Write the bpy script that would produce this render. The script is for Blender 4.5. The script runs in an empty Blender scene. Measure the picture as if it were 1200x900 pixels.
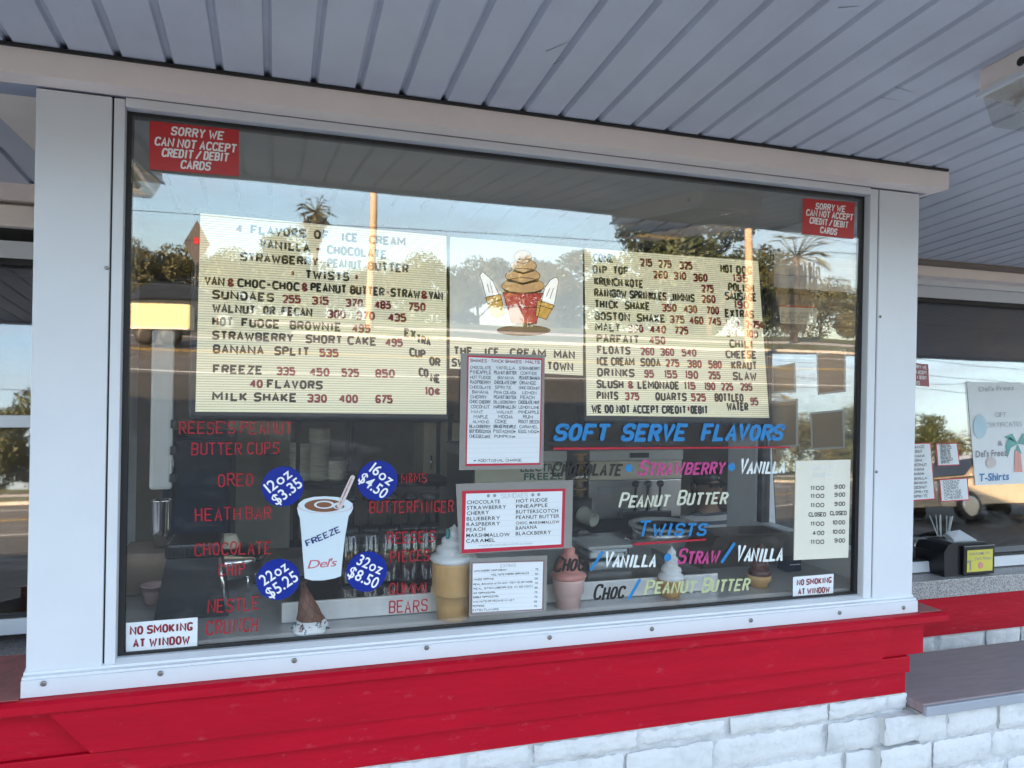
import bpy, bmesh, math, random
from math import sin, cos, tan, radians, pi, hypot, atan2
from mathutils import Vector, Matrix

random.seed(7)
S = bpy.context.scene
COL = S.collection
V = Vector

# ------------------------------------------------------------------ camera, sky, sun, exposure
CAM = V((0.0, -2.0, 1.6))
YAW, PITCH, ROLL, FPX = radians(17.625), radians(-0.055), radians(1.054), 868.0
_f = V((sin(YAW) * cos(PITCH), cos(YAW) * cos(PITCH), sin(PITCH)))
_r0 = V((cos(YAW), -sin(YAW), 0)); _u0 = _r0.cross(_f)
_r = _r0 * cos(ROLL) + _u0 * sin(ROLL); _u = _u0 * cos(ROLL) - _r0 * sin(ROLL)
cam_d = bpy.data.cameras.new('camera'); cam = bpy.data.objects.new('camera', cam_d); COL.objects.link(cam)
cam.matrix_world = Matrix(((_r.x, _u.x, -_f.x, CAM.x), (_r.y, _u.y, -_f.y, CAM.y), (_r.z, _u.z, -_f.z, CAM.z), (0, 0, 0, 1)))
cam_d.sensor_width = 36; cam_d.lens = 36 * FPX / 1200; cam_d.clip_start = 0.02; cam_d.clip_end = 3000
S.camera = cam

SUN_AZ, SUN_EL = radians(-44), radians(13)
world = bpy.data.worlds.new('World'); S.world = world; world.use_nodes = True
nt = world.node_tree; nt.nodes.clear()
sky = nt.nodes.new('ShaderNodeTexSky'); sky.sky_type = 'NISHITA'; sky.sun_disc = False
sky.sun_elevation = SUN_EL; sky.sun_rotation = SUN_AZ; sky.air_density = 1.0; sky.dust_density = 1.5; sky.ozone_density = 1.0
tc = nt.nodes.new('ShaderNodeTexCoord')
mp = nt.nodes.new('ShaderNodeMapping'); mp.inputs['Scale'].default_value = (1.6, 1.6, 7.0); mp.inputs['Rotation'].default_value = (0.25, 0.3, 0.4)
nz = nt.nodes.new('ShaderNodeTexNoise'); nz.inputs['Scale'].default_value = 1.7; nz.inputs['Detail'].default_value = 7; nz.inputs['Roughness'].default_value = 0.6
cr = nt.nodes.new('ShaderNodeValToRGB'); cr.color_ramp.elements[0].position = 0.34; cr.color_ramp.elements[1].position = 0.70
cr.color_ramp.elements[1].color = (0.75, 0.75, 0.75, 1)
mx = nt.nodes.new('ShaderNodeMix'); mx.data_type = 'RGBA'
mx.inputs['B'].default_value = (2.35, 2.4, 2.5, 1)
bg = nt.nodes.new('ShaderNodeBackground'); bg.inputs['Strength'].default_value = 0.12
wo = nt.nodes.new('ShaderNodeOutputWorld')
L = nt.links.new
L(tc.outputs['Generated'], mp.inputs['Vector']); L(mp.outputs['Vector'], nz.inputs['Vector']); L(nz.outputs['Fac'], cr.inputs['Fac'])
L(cr.outputs['Color'], mx.inputs['Factor']); L(sky.outputs['Color'], mx.inputs['A']); L(mx.outputs['Result'], bg.inputs['Color'])
L(bg.outputs['Background'], wo.inputs['Surface'])

sun_d = bpy.data.lights.new('sun', 'SUN'); sun_d.energy = 5.0; sun_d.angle = radians(0.5); sun_d.color = (1.0, 0.72, 0.47)
sun = bpy.data.objects.new('sun', sun_d); COL.objects.link(sun)
sv = V((sin(SUN_AZ) * cos(SUN_EL), cos(SUN_AZ) * cos(SUN_EL), sin(SUN_EL)))
sun.rotation_euler = sv.to_track_quat('Z', 'Y').to_euler()
S.view_settings.view_transform = 'Standard'; S.view_settings.look = 'None'; S.view_settings.gamma = 1
S.view_settings.use_curve_mapping = False
S.view_settings.exposure = 3.4
S.cycles.max_bounces = 10; S.cycles.transparent_max_bounces = 16; S.cycles.glossy_bounces = 5; S.cycles.diffuse_bounces = 5
S.cycles.sample_clamp_indirect = 6.0; S.cycles.use_denoising = True
S.cycles.caustics_reflective = False; S.cycles.caustics_refractive = False

PANE_TILT = radians(0.5)      # the bay's pane leans a hair towards the street
BACK_TILT = radians(6.0)      # the windows of the rear wall lean back

# ------------------------------------------------------------------ measuring helpers: a pixel of the photo -> a point on a plane of the place
def ray(a, b): return _f + _r * ((a - 600) / FPX) + _u * ((450 - b) / FPX)
class Plane:
    def __init__(s, o, n, up): s.o = V(o); s.n = V(n).normalized(); s.up = V(up).normalized()
    def hit(s, a, b):
        d = ray(a, b); return CAM + d * ((s.o - CAM).dot(s.n) / d.dot(s.n))
def PY(y): return Plane((0, y, 0), (0, -1, 0), (0, 0, 1))
def hit(a, b, y): return PY(y).hit(a, b)
def mpp(a, b, y): return (hit(a + 1, b, y) - hit(a, b, y)).length     # metres per photo pixel

# ------------------------------------------------------------------ materials
MATS = {}
def mat(name, col, rough=0.5, metal=0.0, var=0.12, vscale=6.0, bump=0.0, bscale=60.0, emit=None, spec=0.5, col2=None, coat=0.0, lo=0.35, hi=0.7, stretch=None):
    if name in MATS: return MATS[name]
    m = bpy.data.materials.new(name); m.use_nodes = True; n = m.node_tree.nodes; l = m.node_tree.links.new
    p = n['Principled BSDF']; p.inputs['Roughness'].default_value = rough; p.inputs['Metallic'].default_value = metal
    p.inputs['Specular IOR Level'].default_value = spec; p.inputs['Coat Weight'].default_value = coat
    c = n.new('ShaderNodeTexCoord'); src = c.outputs['Object']
    if stretch:
        mpn = n.new('ShaderNodeMapping'); mpn.inputs['Scale'].default_value = stretch; l(src, mpn.inputs['Vector']); src = mpn.outputs['Vector']
    nz = n.new('ShaderNodeTexNoise'); nz.inputs['Scale'].default_value = vscale; nz.inputs['Detail'].default_value = 6; nz.inputs['Roughness'].default_value = 0.62
    l(src, nz.inputs['Vector'])
    r = n.new('ShaderNodeValToRGB'); r.color_ramp.elements[0].position = lo; r.color_ramp.elements[1].position = hi
    d = col2 if col2 else tuple(x * (1 - var) for x in col)
    r.color_ramp.elements[0].color = (*d, 1); r.color_ramp.elements[1].color = (*col, 1)
    l(nz.outputs['Fac'], r.inputs['Fac']); l(r.outputs['Color'], p.inputs['Base Color'])
    if bump:
        b = n.new('ShaderNodeTexNoise'); b.inputs['Scale'].default_value = bscale; b.inputs['Detail'].default_value = 5; l(src, b.inputs['Vector'])
        bn = n.new('ShaderNodeBump'); bn.inputs['Strength'].default_value = bump; bn.inputs['Distance'].default_value = 0.01
        l(b.outputs['Fac'], bn.inputs['Height']); l(bn.outputs['Normal'], p.inputs['Normal'])
    if emit:
        l(r.outputs['Color'], p.inputs['Emission Color']); p.inputs['Emission Strength'].default_value = emit
    MATS[name] = m; return m

def glass_mat(name, base, tint=(0.985, 0.99, 0.985), rough=0.0, smear=0.0):
    m = bpy.data.materials.new(name); m.use_nodes = True; n = m.node_tree.nodes; l = m.node_tree.links.new
    n.clear(); out = n.new('ShaderNodeOutputMaterial'); tr = n.new('ShaderNodeBsdfTransparent'); gl = n.new('ShaderNodeBsdfGlossy')
    tr.inputs['Color'].default_value = (*tint, 1); gl.inputs['Roughness'].default_value = rough; gl.inputs['Color'].default_value = (1, 1, 1, 1)
    lw = n.new('ShaderNodeLayerWeight'); lw.inputs['Blend'].default_value = 0.5
    pw = n.new('ShaderNodeMath'); pw.operation = 'POWER'; pw.inputs[1].default_value = 5; l(lw.outputs['Facing'], pw.inputs[0])
    ma = n.new('ShaderNodeMath'); ma.operation = 'MULTIPLY_ADD'; ma.inputs[1].default_value = 1 - base; ma.inputs[2].default_value = base
    l(pw.outputs[0], ma.inputs[0])
    mix = n.new('ShaderNodeMixShader'); l(ma.outputs[0], mix.inputs['Fac']); l(tr.outputs[0], mix.inputs[1]); l(gl.outputs[0], mix.inputs[2])
    last = mix
    if smear:      # dried cleaning streaks and dust on the pane, and the slight waviness of old glass
        c = n.new('ShaderNodeTexCoord'); mpn = n.new('ShaderNodeMapping'); mpn.inputs['Rotation'].default_value = (0, 0.6, 0); mpn.inputs['Scale'].default_value = (2.2, 1, 7)
        l(c.outputs['Object'], mpn.inputs['Vector'])
        nz = n.new('ShaderNodeTexNoise'); nz.inputs['Scale'].default_value = 2.0; nz.inputs['Detail'].default_value = 9; nz.inputs['Roughness'].default_value = 0.7; nz.inputs['Distortion'].default_value = 1.2
        l(mpn.outputs['Vector'], nz.inputs['Vector'])
        r = n.new('ShaderNodeValToRGB'); r.color_ramp.elements[0].position = 0.52; r.color_ramp.elements[1].position = 0.85
        r.color_ramp.elements[0].color = (0, 0, 0, 1); r.color_ramp.elements[1].color = (smear, smear, smear, 1); l(nz.outputs['Fac'], r.inputs['Fac'])
        df = n.new('ShaderNodeBsdfDiffuse'); df.inputs['Color'].default_value = (.8, .8, .8, 1)
        mx2 = n.new('ShaderNodeMixShader'); l(r.outputs['Color'], mx2.inputs['Fac']); l(mix.outputs[0], mx2.inputs[1]); l(df.outputs[0], mx2.inputs[2]); last = mx2
        wz = n.new('ShaderNodeTexNoise'); wz.inputs['Scale'].default_value = 2.5; wz.inputs['Detail'].default_value = 1; l(c.outputs['Object'], wz.inputs['Vector'])
        bn = n.new('ShaderNodeBump'); bn.inputs['Strength'].default_value = 0.03; bn.inputs['Distance'].default_value = 0.02; l(wz.outputs['Fac'], bn.inputs['Height']); l(bn.outputs['Normal'], gl.inputs['Normal'])
    l(last.outputs[0], out.inputs['Surface']); return m

M_white = mat('white_painted_metal', (0.66, 0.69, 0.735), 0.38, var=0.06, vscale=3, bump=0.03, bscale=25)
M_header = mat('warm_lit_header_white', (0.93, 0.83, 0.77), 0.45, var=0.07, vscale=4, bump=0.04, bscale=20)  # white paint, pinkened and brightened to stand in for warm bounced light
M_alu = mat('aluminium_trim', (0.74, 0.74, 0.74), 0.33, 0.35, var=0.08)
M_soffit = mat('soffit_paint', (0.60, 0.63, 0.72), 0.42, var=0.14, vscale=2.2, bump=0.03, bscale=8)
M_black = mat('black_rubber', (0.012, 0.012, 0.013), 0.55)
M_red = mat('red_paint', (0.45, 0.002, 0.018), 0.5, var=0.16, vscale=3, bump=0.2, bscale=10, stretch=(1, 2, 6), spec=0.18)
def weather(m, col, scale, lo, hi, amt, stretch=(1, 1, 1)):
    """worn spots with a shape of their own, mixed over a paint"""
    n = m.node_tree.nodes; l = m.node_tree.links.new; p = n['Principled BSDF']; src = p.inputs['Base Color'].links[0].from_socket
    c = n.new('ShaderNodeTexCoord'); mpn = n.new('ShaderNodeMapping'); mpn.inputs['Scale'].default_value = stretch; l(c.outputs['Object'], mpn.inputs['Vector'])
    z = n.new('ShaderNodeTexNoise'); z.inputs['Scale'].default_value = scale; z.inputs['Detail'].default_value = 8; z.inputs['Roughness'].default_value = .7; l(mpn.outputs['Vector'], z.inputs['Vector'])
    r = n.new('ShaderNodeValToRGB'); r.color_ramp.elements[0].position = lo; r.color_ramp.elements[1].position = hi; r.color_ramp.elements[0].color = (0, 0, 0, 1); r.color_ramp.elements[1].color = (amt, amt, amt, 1)
    l(z.outputs['Fac'], r.inputs['Fac']); x = n.new('ShaderNodeMix'); x.data_type = 'RGBA'; x.inputs['B'].default_value = (*col, 1)
    l(r.outputs['Color'], x.inputs['Factor']); l(src, x.inputs['A']); l(x.outputs['Result'], p.inputs['Base Color'])
weather(M_red, (.58, .10, .13), 16, .60, .72, .42, (1, 1, 2.0)); weather(M_red, (.20, .006, .012), 7, .60, .80, .6, (.6, 1, 4))
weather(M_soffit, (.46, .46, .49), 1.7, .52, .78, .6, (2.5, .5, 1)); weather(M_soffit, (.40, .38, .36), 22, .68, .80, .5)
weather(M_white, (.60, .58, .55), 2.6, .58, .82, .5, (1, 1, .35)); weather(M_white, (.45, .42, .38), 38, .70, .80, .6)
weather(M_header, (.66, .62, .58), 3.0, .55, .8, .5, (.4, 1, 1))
M_brick = mat('white_painted_stone', (0.62, 0.635, 0.645), 0.6, col2=(0.48, 0.50, 0.52), vscale=9, lo=0.25, hi=0.5, bump=0.7, bscale=30)
weather(M_brick, (.42, .40, .37), 16, .62, .78, .6)
M_redworn = mat('worn_red_wood', (0.36, 0.12, 0.12), 0.6, col2=(0.22, 0.10, 0.09), vscale=22, bump=0.3)
M_mortar = mat('painted_mortar', (0.60, 0.62, 0.64), 0.8, var=0.25, vscale=14, bump=0.6)
M_granite = mat('speckled_granite', (0.50, 0.49, 0.49), 0.35, col2=(0.16, 0.15, 0.15), vscale=170, lo=0.38, hi=0.6)
M_shelfgrey = mat('grey_laminate', (0.31, 0.245, 0.265), 0.5, var=0.2, vscale=10, stretch=(1, 6, 1))
M_shelfedge = mat('grey_edge_band', (0.33, 0.36, 0.42), 0.45)
M_steel = mat('brushed_steel', (0.62, 0.62, 0.62), 0.30, 0.9, var=0.12, vscale=12, stretch=(1, 1, 18), bump=0.02)
M_steel2 = mat('bright_steel', (0.75, 0.75, 0.75), 0.16, 1.0, var=0.1)
M_darksteel = mat('dark_steel', (0.034, 0.037, 0.042), 0.42, 0.0, var=0.3, vscale=4, spec=0.3)
M_screw = mat('screw_metal', (0.28, 0.27, 0.25), 0.4, 0.8)
M_inwall = mat('interior_wall_tan', (0.26, 0.22, 0.17), 0.8, var=0.15)
M_inceil = mat('interior_ceiling', (0.30, 0.30, 0.29), 0.8)
M_infloor = mat('interior_tile', (0.16, 0.13, 0.11), 0.5)
M_cream = mat('cream_panel', (0.76, 0.71, 0.56), 0.6)
M_roof = mat('roof_membrane', (0.5, 0.5, 0.5), 0.8)
M_paper = mat('white_paper', (0.70, 0.74, 0.77), 0.5, var=0.03)
M_paper2 = mat('cream_board', (0.72, 0.70, 0.60), 0.55, var=0.05)
M_kraft = mat('brown_paper_back', (0.46, 0.35, 0.24), 0.7, var=0.12, vscale=3)
M_redborder = mat('red_border', (0.50, 0.02, 0.05), 0.4)
M_laminate = mat('grey_laminate_sleeve', (0.27, 0.26, 0.245), 0.25, var=0.12)
M_ink = mat('black_ink', (0.012, 0.011, 0.012), 0.5)
M_blueink = mat('blue_black_ink', (0.016, 0.018, 0.035), 0.5)
M_redink = mat('red_vinyl_figure', (0.42, 0.012, 0.035), 0.4)
M_greyink = mat('grey_ink', (0.30, 0.30, 0.33), 0.5)
M_signred = mat('red_sticker', (0.47, 0.012, 0.016), 0.35, var=0.05)
M_whiteink = mat('white_vinyl', (0.82, 0.82, 0.82), 0.4, var=0.03)
M_paintred = mat('red_window_paint', (0.36, 0.008, 0.02), 0.5, var=0.3, vscale=40)
M_paintblue = mat('blue_window_paint', (0.012, 0.21, 0.52), 0.45, var=0.2, vscale=30)
M_paintpink = mat('magenta_window_paint', (0.52, 0.055, 0.24), 0.45, var=0.25, vscale=30)
M_paintwhite = mat('white_window_paint', (0.74, 0.80, 0.80), 0.5, var=0.14, vscale=40)
M_paintcream = mat('cream_window_paint', (0.60, 0.62, 0.50), 0.5, var=0.2, vscale=40)
M_paintgreen = mat('pale_green_window_paint', (0.50, 0.55, 0.30), 0.5, var=0.2, vscale=40)
M_disc = mat('blue_sticker', (0.004, 0.022, 0.26), 0.3, var=0.06)
M_cup = mat('pale_cup_vinyl', (0.60, 0.70, 0.76), 0.35, var=0.03)
M_choc = mat('brown_vinyl', (0.21, 0.085, 0.042), 0.4)
M_navy = mat('navy_ink', (0.012, 0.018, 0.16), 0.4)
M_darkred = mat('dark_red_ink', (0.22, 0.01, 0.02), 0.5)
M_coral = mat('coral_ink', (0.55, 0.11, 0.13), 0.5)
M_teal = mat('teal_plastic', (0.03, 0.30, 0.30), 0.35)
M_wafer = mat('wafer_tan', (0.72, 0.43, 0.17), 0.5, var=0.18, vscale=10, bump=0.15, bscale=90)
M_whip = mat('soft_serve_white', (0.80, 0.82, 0.84), 0.38, var=0.05)
M_pink = mat('pink_plastic', (0.70, 0.30, 0.26), 0.4, var=0.15)
M_palepink = mat('pale_pink_plastic', (0.76, 0.52, 0.48), 0.45, var=0.12)
M_brownwaffle = mat('brown_waffle', (0.21, 0.085, 0.045), 0.55, var=0.3, vscale=25, bump=0.4, bscale=40)
M_chocice = mat('chocolate_plastic', (0.12, 0.035, 0.03), 0.35, var=0.3)
M_frame = mat('menu_frame_grey', (0.028, 0.03, 0.036), 0.4, var=0.15)
M_navycab = mat('dark_blue_enamel', (0.006, 0.018, 0.055), 0.32, var=0.3)
M_plastic = mat('white_plastic', (0.66, 0.67, 0.66), 0.45)
M_blackplastic = mat('black_plastic', (0.014, 0.014, 0.016), 0.3)
M_cardboard = mat('dark_brown_card', (0.085, 0.06, 0.042), 0.55, var=0.25)
M_clearlens = mat('prismatic_lens', (0.70, 0.70, 0.68), 0.22, var=0.25, vscale=6, bump=0.35, bscale=14)
M_pic = mat('backlit_picture', (0.74, 0.79, 0.80), 0.5, var=0.05, emit=0.035)

def board_mat():
    m = bpy.data.materials.new('backlit_letter_board'); m.use_nodes = True; n = m.node_tree.nodes; l = m.node_tree.links.new
    p = n['Principled BSDF']; p.inputs['Roughness'].default_value = 0.45
    c = n.new('ShaderNodeTexCoord'); w = n.new('ShaderNodeTexWave'); w.wave_type = 'BANDS'; w.bands_direction = 'Z'
    w.inputs['Scale'].default_value = 37.5; w.inputs['Distortion'].default_value = 0
    l(c.outputs['Object'], w.inputs['Vector'])
    r = n.new('ShaderNodeValToRGB'); r.color_ramp.elements[0].position = 0.0; r.color_ramp.elements[1].position = 0.22
    r.color_ramp.elements[0].color = (0.33, 0.31, 0.19, 1); r.color_ramp.elements[1].color = (0.82, 0.80, 0.60, 1)
    l(w.outputs['Color'], r.inputs['Fac']); l(r.outputs['Color'], p.inputs['Base Color']); l(r.outputs['Color'], p.inputs['Emission Color'])
    p.inputs['Emission Strength'].default_value = 0.055
    return m
M_board = board_mat()
M_glass = glass_mat('window_glass', 0.078, rough=0.014, smear=0.05)
M_glass2 = glass_mat('rear_window_glass', 0.10, rough=0.02, smear=0.10)
M_glass3 = glass_mat('side_window_glass', 0.04)
M_lens = glass_mat('clear_prismatic_lens', 0.12, (0.9, 0.9, 0.88), smear=0.9)
M_jar = glass_mat('clear_jar_plastic', 0.10, (0.80, 0.82, 0.80))

# ------------------------------------------------------------------ mesh builder and object helpers
ROOTS = {}
class MB:
    def __init__(s): s.v = []; s.f = []; s.m = []; s.sm = []
    def add(s, vs, fs, mi=0, smooth=False):
        k = len(s.v); s.v += [V(x) for x in vs]
        for f in fs: s.f.append([i + k for i in f]); s.m.append(mi); s.sm.append(smooth)
        return s
    def box(s, a, b, mi=0):
        x0, y0, z0 = a; x1, y1, z1 = b
        return s.add([(x0, y0, z0), (x1, y0, z0), (x1, y1, z0), (x0, y1, z0), (x0, y0, z1), (x1, y0, z1), (x1, y1, z1), (x0, y1, z1)],
                     [(0, 3, 2, 1), (4, 5, 6, 7), (0, 1, 5, 4), (1, 2, 6, 5), (2, 3, 7, 6), (3, 0, 4, 7)], mi)
    def bbox(s, a, b, r=0.006, mi=0):
        bm = bmesh.new(); bmesh.ops.create_cube(bm, size=1)
        c = [(a[i] + b[i]) / 2 for i in range(3)]; d = [abs(b[i] - a[i]) for i in range(3)]
        for v in bm.verts: v.co = V([c[i] + v.co[i] * d[i] for i in range(3)])
        bmesh.ops.bevel(bm, geom=bm.edges[:], offset=min(r, min(d) * 0.45), segments=2, affect='EDGES', profile=0.6)
        s.addbm(bm, mi); return s
    def addbm(s, bm, mi=0, smooth=False):
        bm.verts.index_update(); s.add([v.co.copy() for v in bm.verts], [[v.index for v in f.verts] for f in bm.faces], mi, smooth); bm.free(); return s
    def hexa(s, p, mi=0):   # 8 points: bottom ring 4, top ring 4
        return s.add(p, [(0, 3, 2, 1), (4, 5, 6, 7), (0, 1, 5, 4), (1, 2, 6, 5), (2, 3, 7, 6), (3, 0, 4, 7)], mi)
    def prism(s, poly, off, mi=0):
        n = len(poly); off = V(off); vs = [V(p) for p in poly] + [V(p) + off for p in poly]
        fs = [list(range(n))[::-1], list(range(n, 2 * n))] + [(i, (i + 1) % n, n + (i + 1) % n, n + i) for i in range(n)]
        return s.add(vs, fs, mi)
    def lathe(s, c, prof, seg=24, mi=0, smooth=True, ax=None, wob=None):
        c = V(c); vs = []; fs = []; n = len(prof)
        q = V((0, 0, 1)).rotation_difference(V(ax)) if ax is not None else None
        for i, (r, z) in enumerate(prof):
            for k in range(seg):
                a = 2 * pi * k / seg; rr = r * (wob(a, i) if wob else 1)
                p = V((rr * cos(a), rr * sin(a), z))
                if q: p = q @ p
                vs.append(c + p)
        for i in range(n - 1):
            for k in range(seg):
                k2 = (k + 1) % seg; fs.append((i * seg + k, i * seg + k2, (i + 1) * seg + k2, (i + 1) * seg + k))
        s.add(vs, fs, mi, smooth)
        k0 = len(s.v) - n * seg
        if prof[0][0] > 1e-5: s.f.append([k0 + k for k in range(seg)][::-1]); s.m.append(mi); s.sm.append(False)
        if prof[-1][0] > 1e-5: s.f.append([k0 + (n - 1) * seg + k for k in range(seg)]); s.m.append(mi); s.sm.append(False)
        return s
    def tube(s, pts, rs, seg=8, mi=0):
        pts = [V(p) for p in pts]
        if not isinstance(rs, (list, tuple)): rs = [rs] * len(pts)
        vs = []; fs = []; ref = V((0.31, 0.17, 0.93)).normalized()
        for i, p in enumerate(pts):
            d = (pts[min(i + 1, len(pts) - 1)] - pts[max(i - 1, 0)]).normalized()
            a = d.cross(ref if abs(d.dot(ref)) < 0.95 else V((1, 0, 0))).normalized(); b = d.cross(a)
            for k in range(seg): t = 2 * pi * k / seg; vs.append(p + (a * cos(t) + b * sin(t)) * rs[i])
        for i in range(len(pts) - 1):
            for k in range(seg):
                k2 = (k + 1) % seg; fs.append((i * seg + k, i * seg + k2, (i + 1) * seg + k2, (i + 1) * seg + k))
        fs += [list(range(seg))[::-1], [(len(pts) - 1) * seg + k for k in range(seg)]]
        return s.add(vs, fs, mi, True)
    def build(s, name, mats, parent=None, root_loc=None):
        me = bpy.data.meshes.new(name)
        off = ROOTS.get(parent.name, V((0, 0, 0))) if parent else (V(root_loc) if root_loc is not None else V((0, 0, 0)))
        me.from_pydata([tuple(v - off) for v in s.v], [], s.f)
        if not isinstance(mats, (list, tuple)): mats = [mats]
        for m in mats: me.materials.append(m)
        me.polygons.foreach_set('material_index', s.m); me.polygons.foreach_set('use_smooth', s.sm); me.update()
        o = bpy.data.objects.new(name, me); COL.objects.link(o)
        if parent: o.parent = parent; ROOTS[o.name] = off
        else: o.location = off; ROOTS[o.name] = off
        return o
def tag(o, label=None, cat=None, group=None, kind=None):
    if label: o['label'] = label
    if cat: o['category'] = cat
    if group: o['group'] = group
    if kind: o['kind'] = kind
    return o
def thing(name, label, cat, loc=(0, 0, 0), group=None):
    o = bpy.data.objects.new(name, None); COL.objects.link(o); o.location = loc; o.empty_display_size = 0.1
    ROOTS[o.name] = V(loc); return tag(o, label, cat, group)
def dup(root, loc, label=None, rz=None):
    def cp(o, par):
        c = o.copy(); COL.objects.link(c)
        if par: c.parent = par
        for ch in list(o.children): cp(ch, c)
        return c
    r = cp(root, None); r.location = loc
    if rz is not None: r.rotation_euler.z = rz
    if label: r['label'] = label
    return r

# ------------------------------------------------------------------ lettering: a stroke alphabet and the built-in typeface
GL = {'A': '002640 1232', 'B': '0006 ~06464303 ~03434000', 'C': '~454606004041', 'D': '0006 ~06464000', 'E': '46060040 0333', 'F': '460600 0333',
 'G': '~45460600404222', 'H': '0006 4046 0343', 'I': '1016', 'J': '~4642400001', 'K': '0006 4602 1340', 'L': '060040', 'M': '0006224640', 'N': '00064046',
 'O': '=06464000', 'P': '0006 ~06464303', 'Q': '=06464000 2240', 'R': '0006 ~06464303 2340', 'S': '~4546060343400001', 'T': '0646 2620',
 'U': '~060200404246', 'V': '062046', 'W': '0610243046', 'X': '0640 0046', 'Y': '062346 2320', 'Z': '06460040', '0': '=06464000', '1': '051610',
 '2': '~0506464300 0040', '3': '~0506464313 ~1343400001', '4': '360242 3630', '5': '460603 ~0344400001', '6': '~4546060040430302', '7': '064610',
 '8': '=06464303 =03434000', '9': '~0100404606034344', '&': '~40040516263534020110203142', '-': '0333', '+': '0343 2521', '/': '0046',
 '$': '~453616050413334241301001 2720', '.': '0001', ':': '0101 0405', "'": '0605', '*': '0442 0244 2521', '¢': '~4435150402113142 2620', '·': '0304', ',': '1100'}
def chaikin(p, closed):
    for _ in range(3):
        q = []; n = len(p)
        rng = range(n) if closed else range(n - 1)
        if not closed: q.append(p[0])
        for i in rng:
            a, b = p[i], p[(i + 1) % n]
            q.append((a[0] * .75 + b[0] * .25, a[1] * .75 + b[1] * .25)); q.append((a[0] * .25 + b[0] * .75, a[1] * .25 + b[1] * .75))
        if not closed: q.append(p[-1])
        p = q
    return p
GLYPH = {}
for ch, s_ in GL.items():
    st = []; w = 0
    for t in s_.split():
        mode = ''
        if t[0] in '~=': mode = t[0]; t = t[1:]
        p = [(int(t[i]), int(t[i + 1])) for i in range(0, len(t), 2)]
        if len(p) == 2 and p[0] == p[1]: p[1] = (p[1][0], p[1][1] + 0.5)
        w = max(w, max(x for x, _ in p))
        if mode: p = chaikin(p, mode == '=')
        st.append((p, mode == '='))
    GLYPH[ch] = (st, 2 if ch == 'I' else w)
def ribbon(pts, hw, closed, rnd, pen):
    n = len(pts); Lr = []; Rr = []
    for i in range(n):
        a = pts[i - 1] if (i > 0 or closed) else None; b = pts[(i + 1) % n] if (i < n - 1 or closed) else None; p = pts[i]
        def nm(u, v):
            dx, dy = v[0] - u[0], v[1] - u[1]; d = hypot(dx, dy) or 1e-9; return (-dy / d, dx / d)
        if a and b:
            n1, n2 = nm(a, p), nm(p, b); mxx, myy = n1[0] + n2[0], n1[1] + n2[1]; d = hypot(mxx, myy)
            if d < 0.35: mxx, myy = n1; k = 1
            else: mxx /= d; myy /= d; k = min(1 / max(0.3, mxx * n1[0] + myy * n1[1]), 1.7)
            nn = (mxx * k, myy * k)
        else: nn = nm(p, b) if b else nm(a, p)
        h = hw * (1 - pen * abs(nn[1]) / (hypot(*nn) or 1))
        Lr.append((p[0] + nn[0] * h, p[1] + nn[1] * h)); Rr.append((p[0] - nn[0] * h, p[1] - nn[1] * h))
    vs = Lr + Rr; fs = [(i, i + n, (i + 1) % n + n, (i + 1) % n) for i in range(n if closed else n - 1)]
    if rnd and not closed:
        for e, (i, j) in ((0, (0, 1)), (n - 1, (n - 1, n - 2))):
            dx, dy = pts[i][0] - pts[j][0], pts[i][1] - pts[j][1]; d = hypot(dx, dy) or 1e-9; dx /= d; dy /= d
            k = len(vs); lx, ly = Lr[e][0] - pts[e][0], Lr[e][1] - pts[e][1]; hh = hypot(lx, ly)
            vs.append((pts[e][0] + dx * hh * .75 + lx * .6, pts[e][1] + dy * hh * .75 + ly * .6)); vs.append((pts[e][0] + dx * hh * .75 - lx * .6, pts[e][1] + dy * hh * .75 - ly * .6))
            fs.append((e, k, k + 1, e + n))
    return vs, fs
def stroke_text(mb, txt, P0, P1, cap, up, nrm, hw=0.11, shear=0.0, gap=1.6, rnd=False, pen=0.0, jit=0.0, big=1.0, lift=0.0, mi=0, space=2.6):
    """lay txt from P0 to P1 (baseline), letters cap tall; hw is the half stroke as a share of cap"""
    P0, P1 = V(P0), V(P1); W = (P1 - P0).length; ex = (P1 - P0) / W; up = V(up); nrm = V(nrm)
    x = 0; items = []; word = True
    for ch in txt:
        if ch == ' ': x += space; word = True; continue
        st, w = GLYPH.get(ch, GLYPH['-']); k = big if word else 1.0
        kx = 1.5 if ch in 'MW' else (1.15 if ch == 'N' else 1.0)
        items.append((st, x, k, kx)); x += w * k * kx + gap; word = False
    tot = max(x - gap, 0.5); hwm = hw * cap
    sx = (W - 2 * hwm) / tot; sy = cap / 6.0; q = 0
    for st, x0, k, kx in items:
        jx, jy, ja = (random.uniform(-1, 1) * jit * cap * .06, random.uniform(-1, 1) * jit * cap * .07, random.uniform(-1, 1) * jit * .06)
        for p, closed in st:
            pp = []
            for a, b in p:
                yy = b * sy * k; xx = a * sx * k * kx
                xx, yy = xx + shear * yy - ja * yy, yy + ja * xx
                pp.append((hwm + x0 * sx + xx + jx, hwm * .5 + yy * (1 - hw * .9) + jy))
            vs, fs = ribbon(pp, hwm, closed, rnd, pen); q += 1
            off = nrm * (lift + 0.00012 * (q % 5))
            mb.add([P0 + ex * a + up * b + off for a, b in vs], fs, mi)
BF = {}
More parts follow.
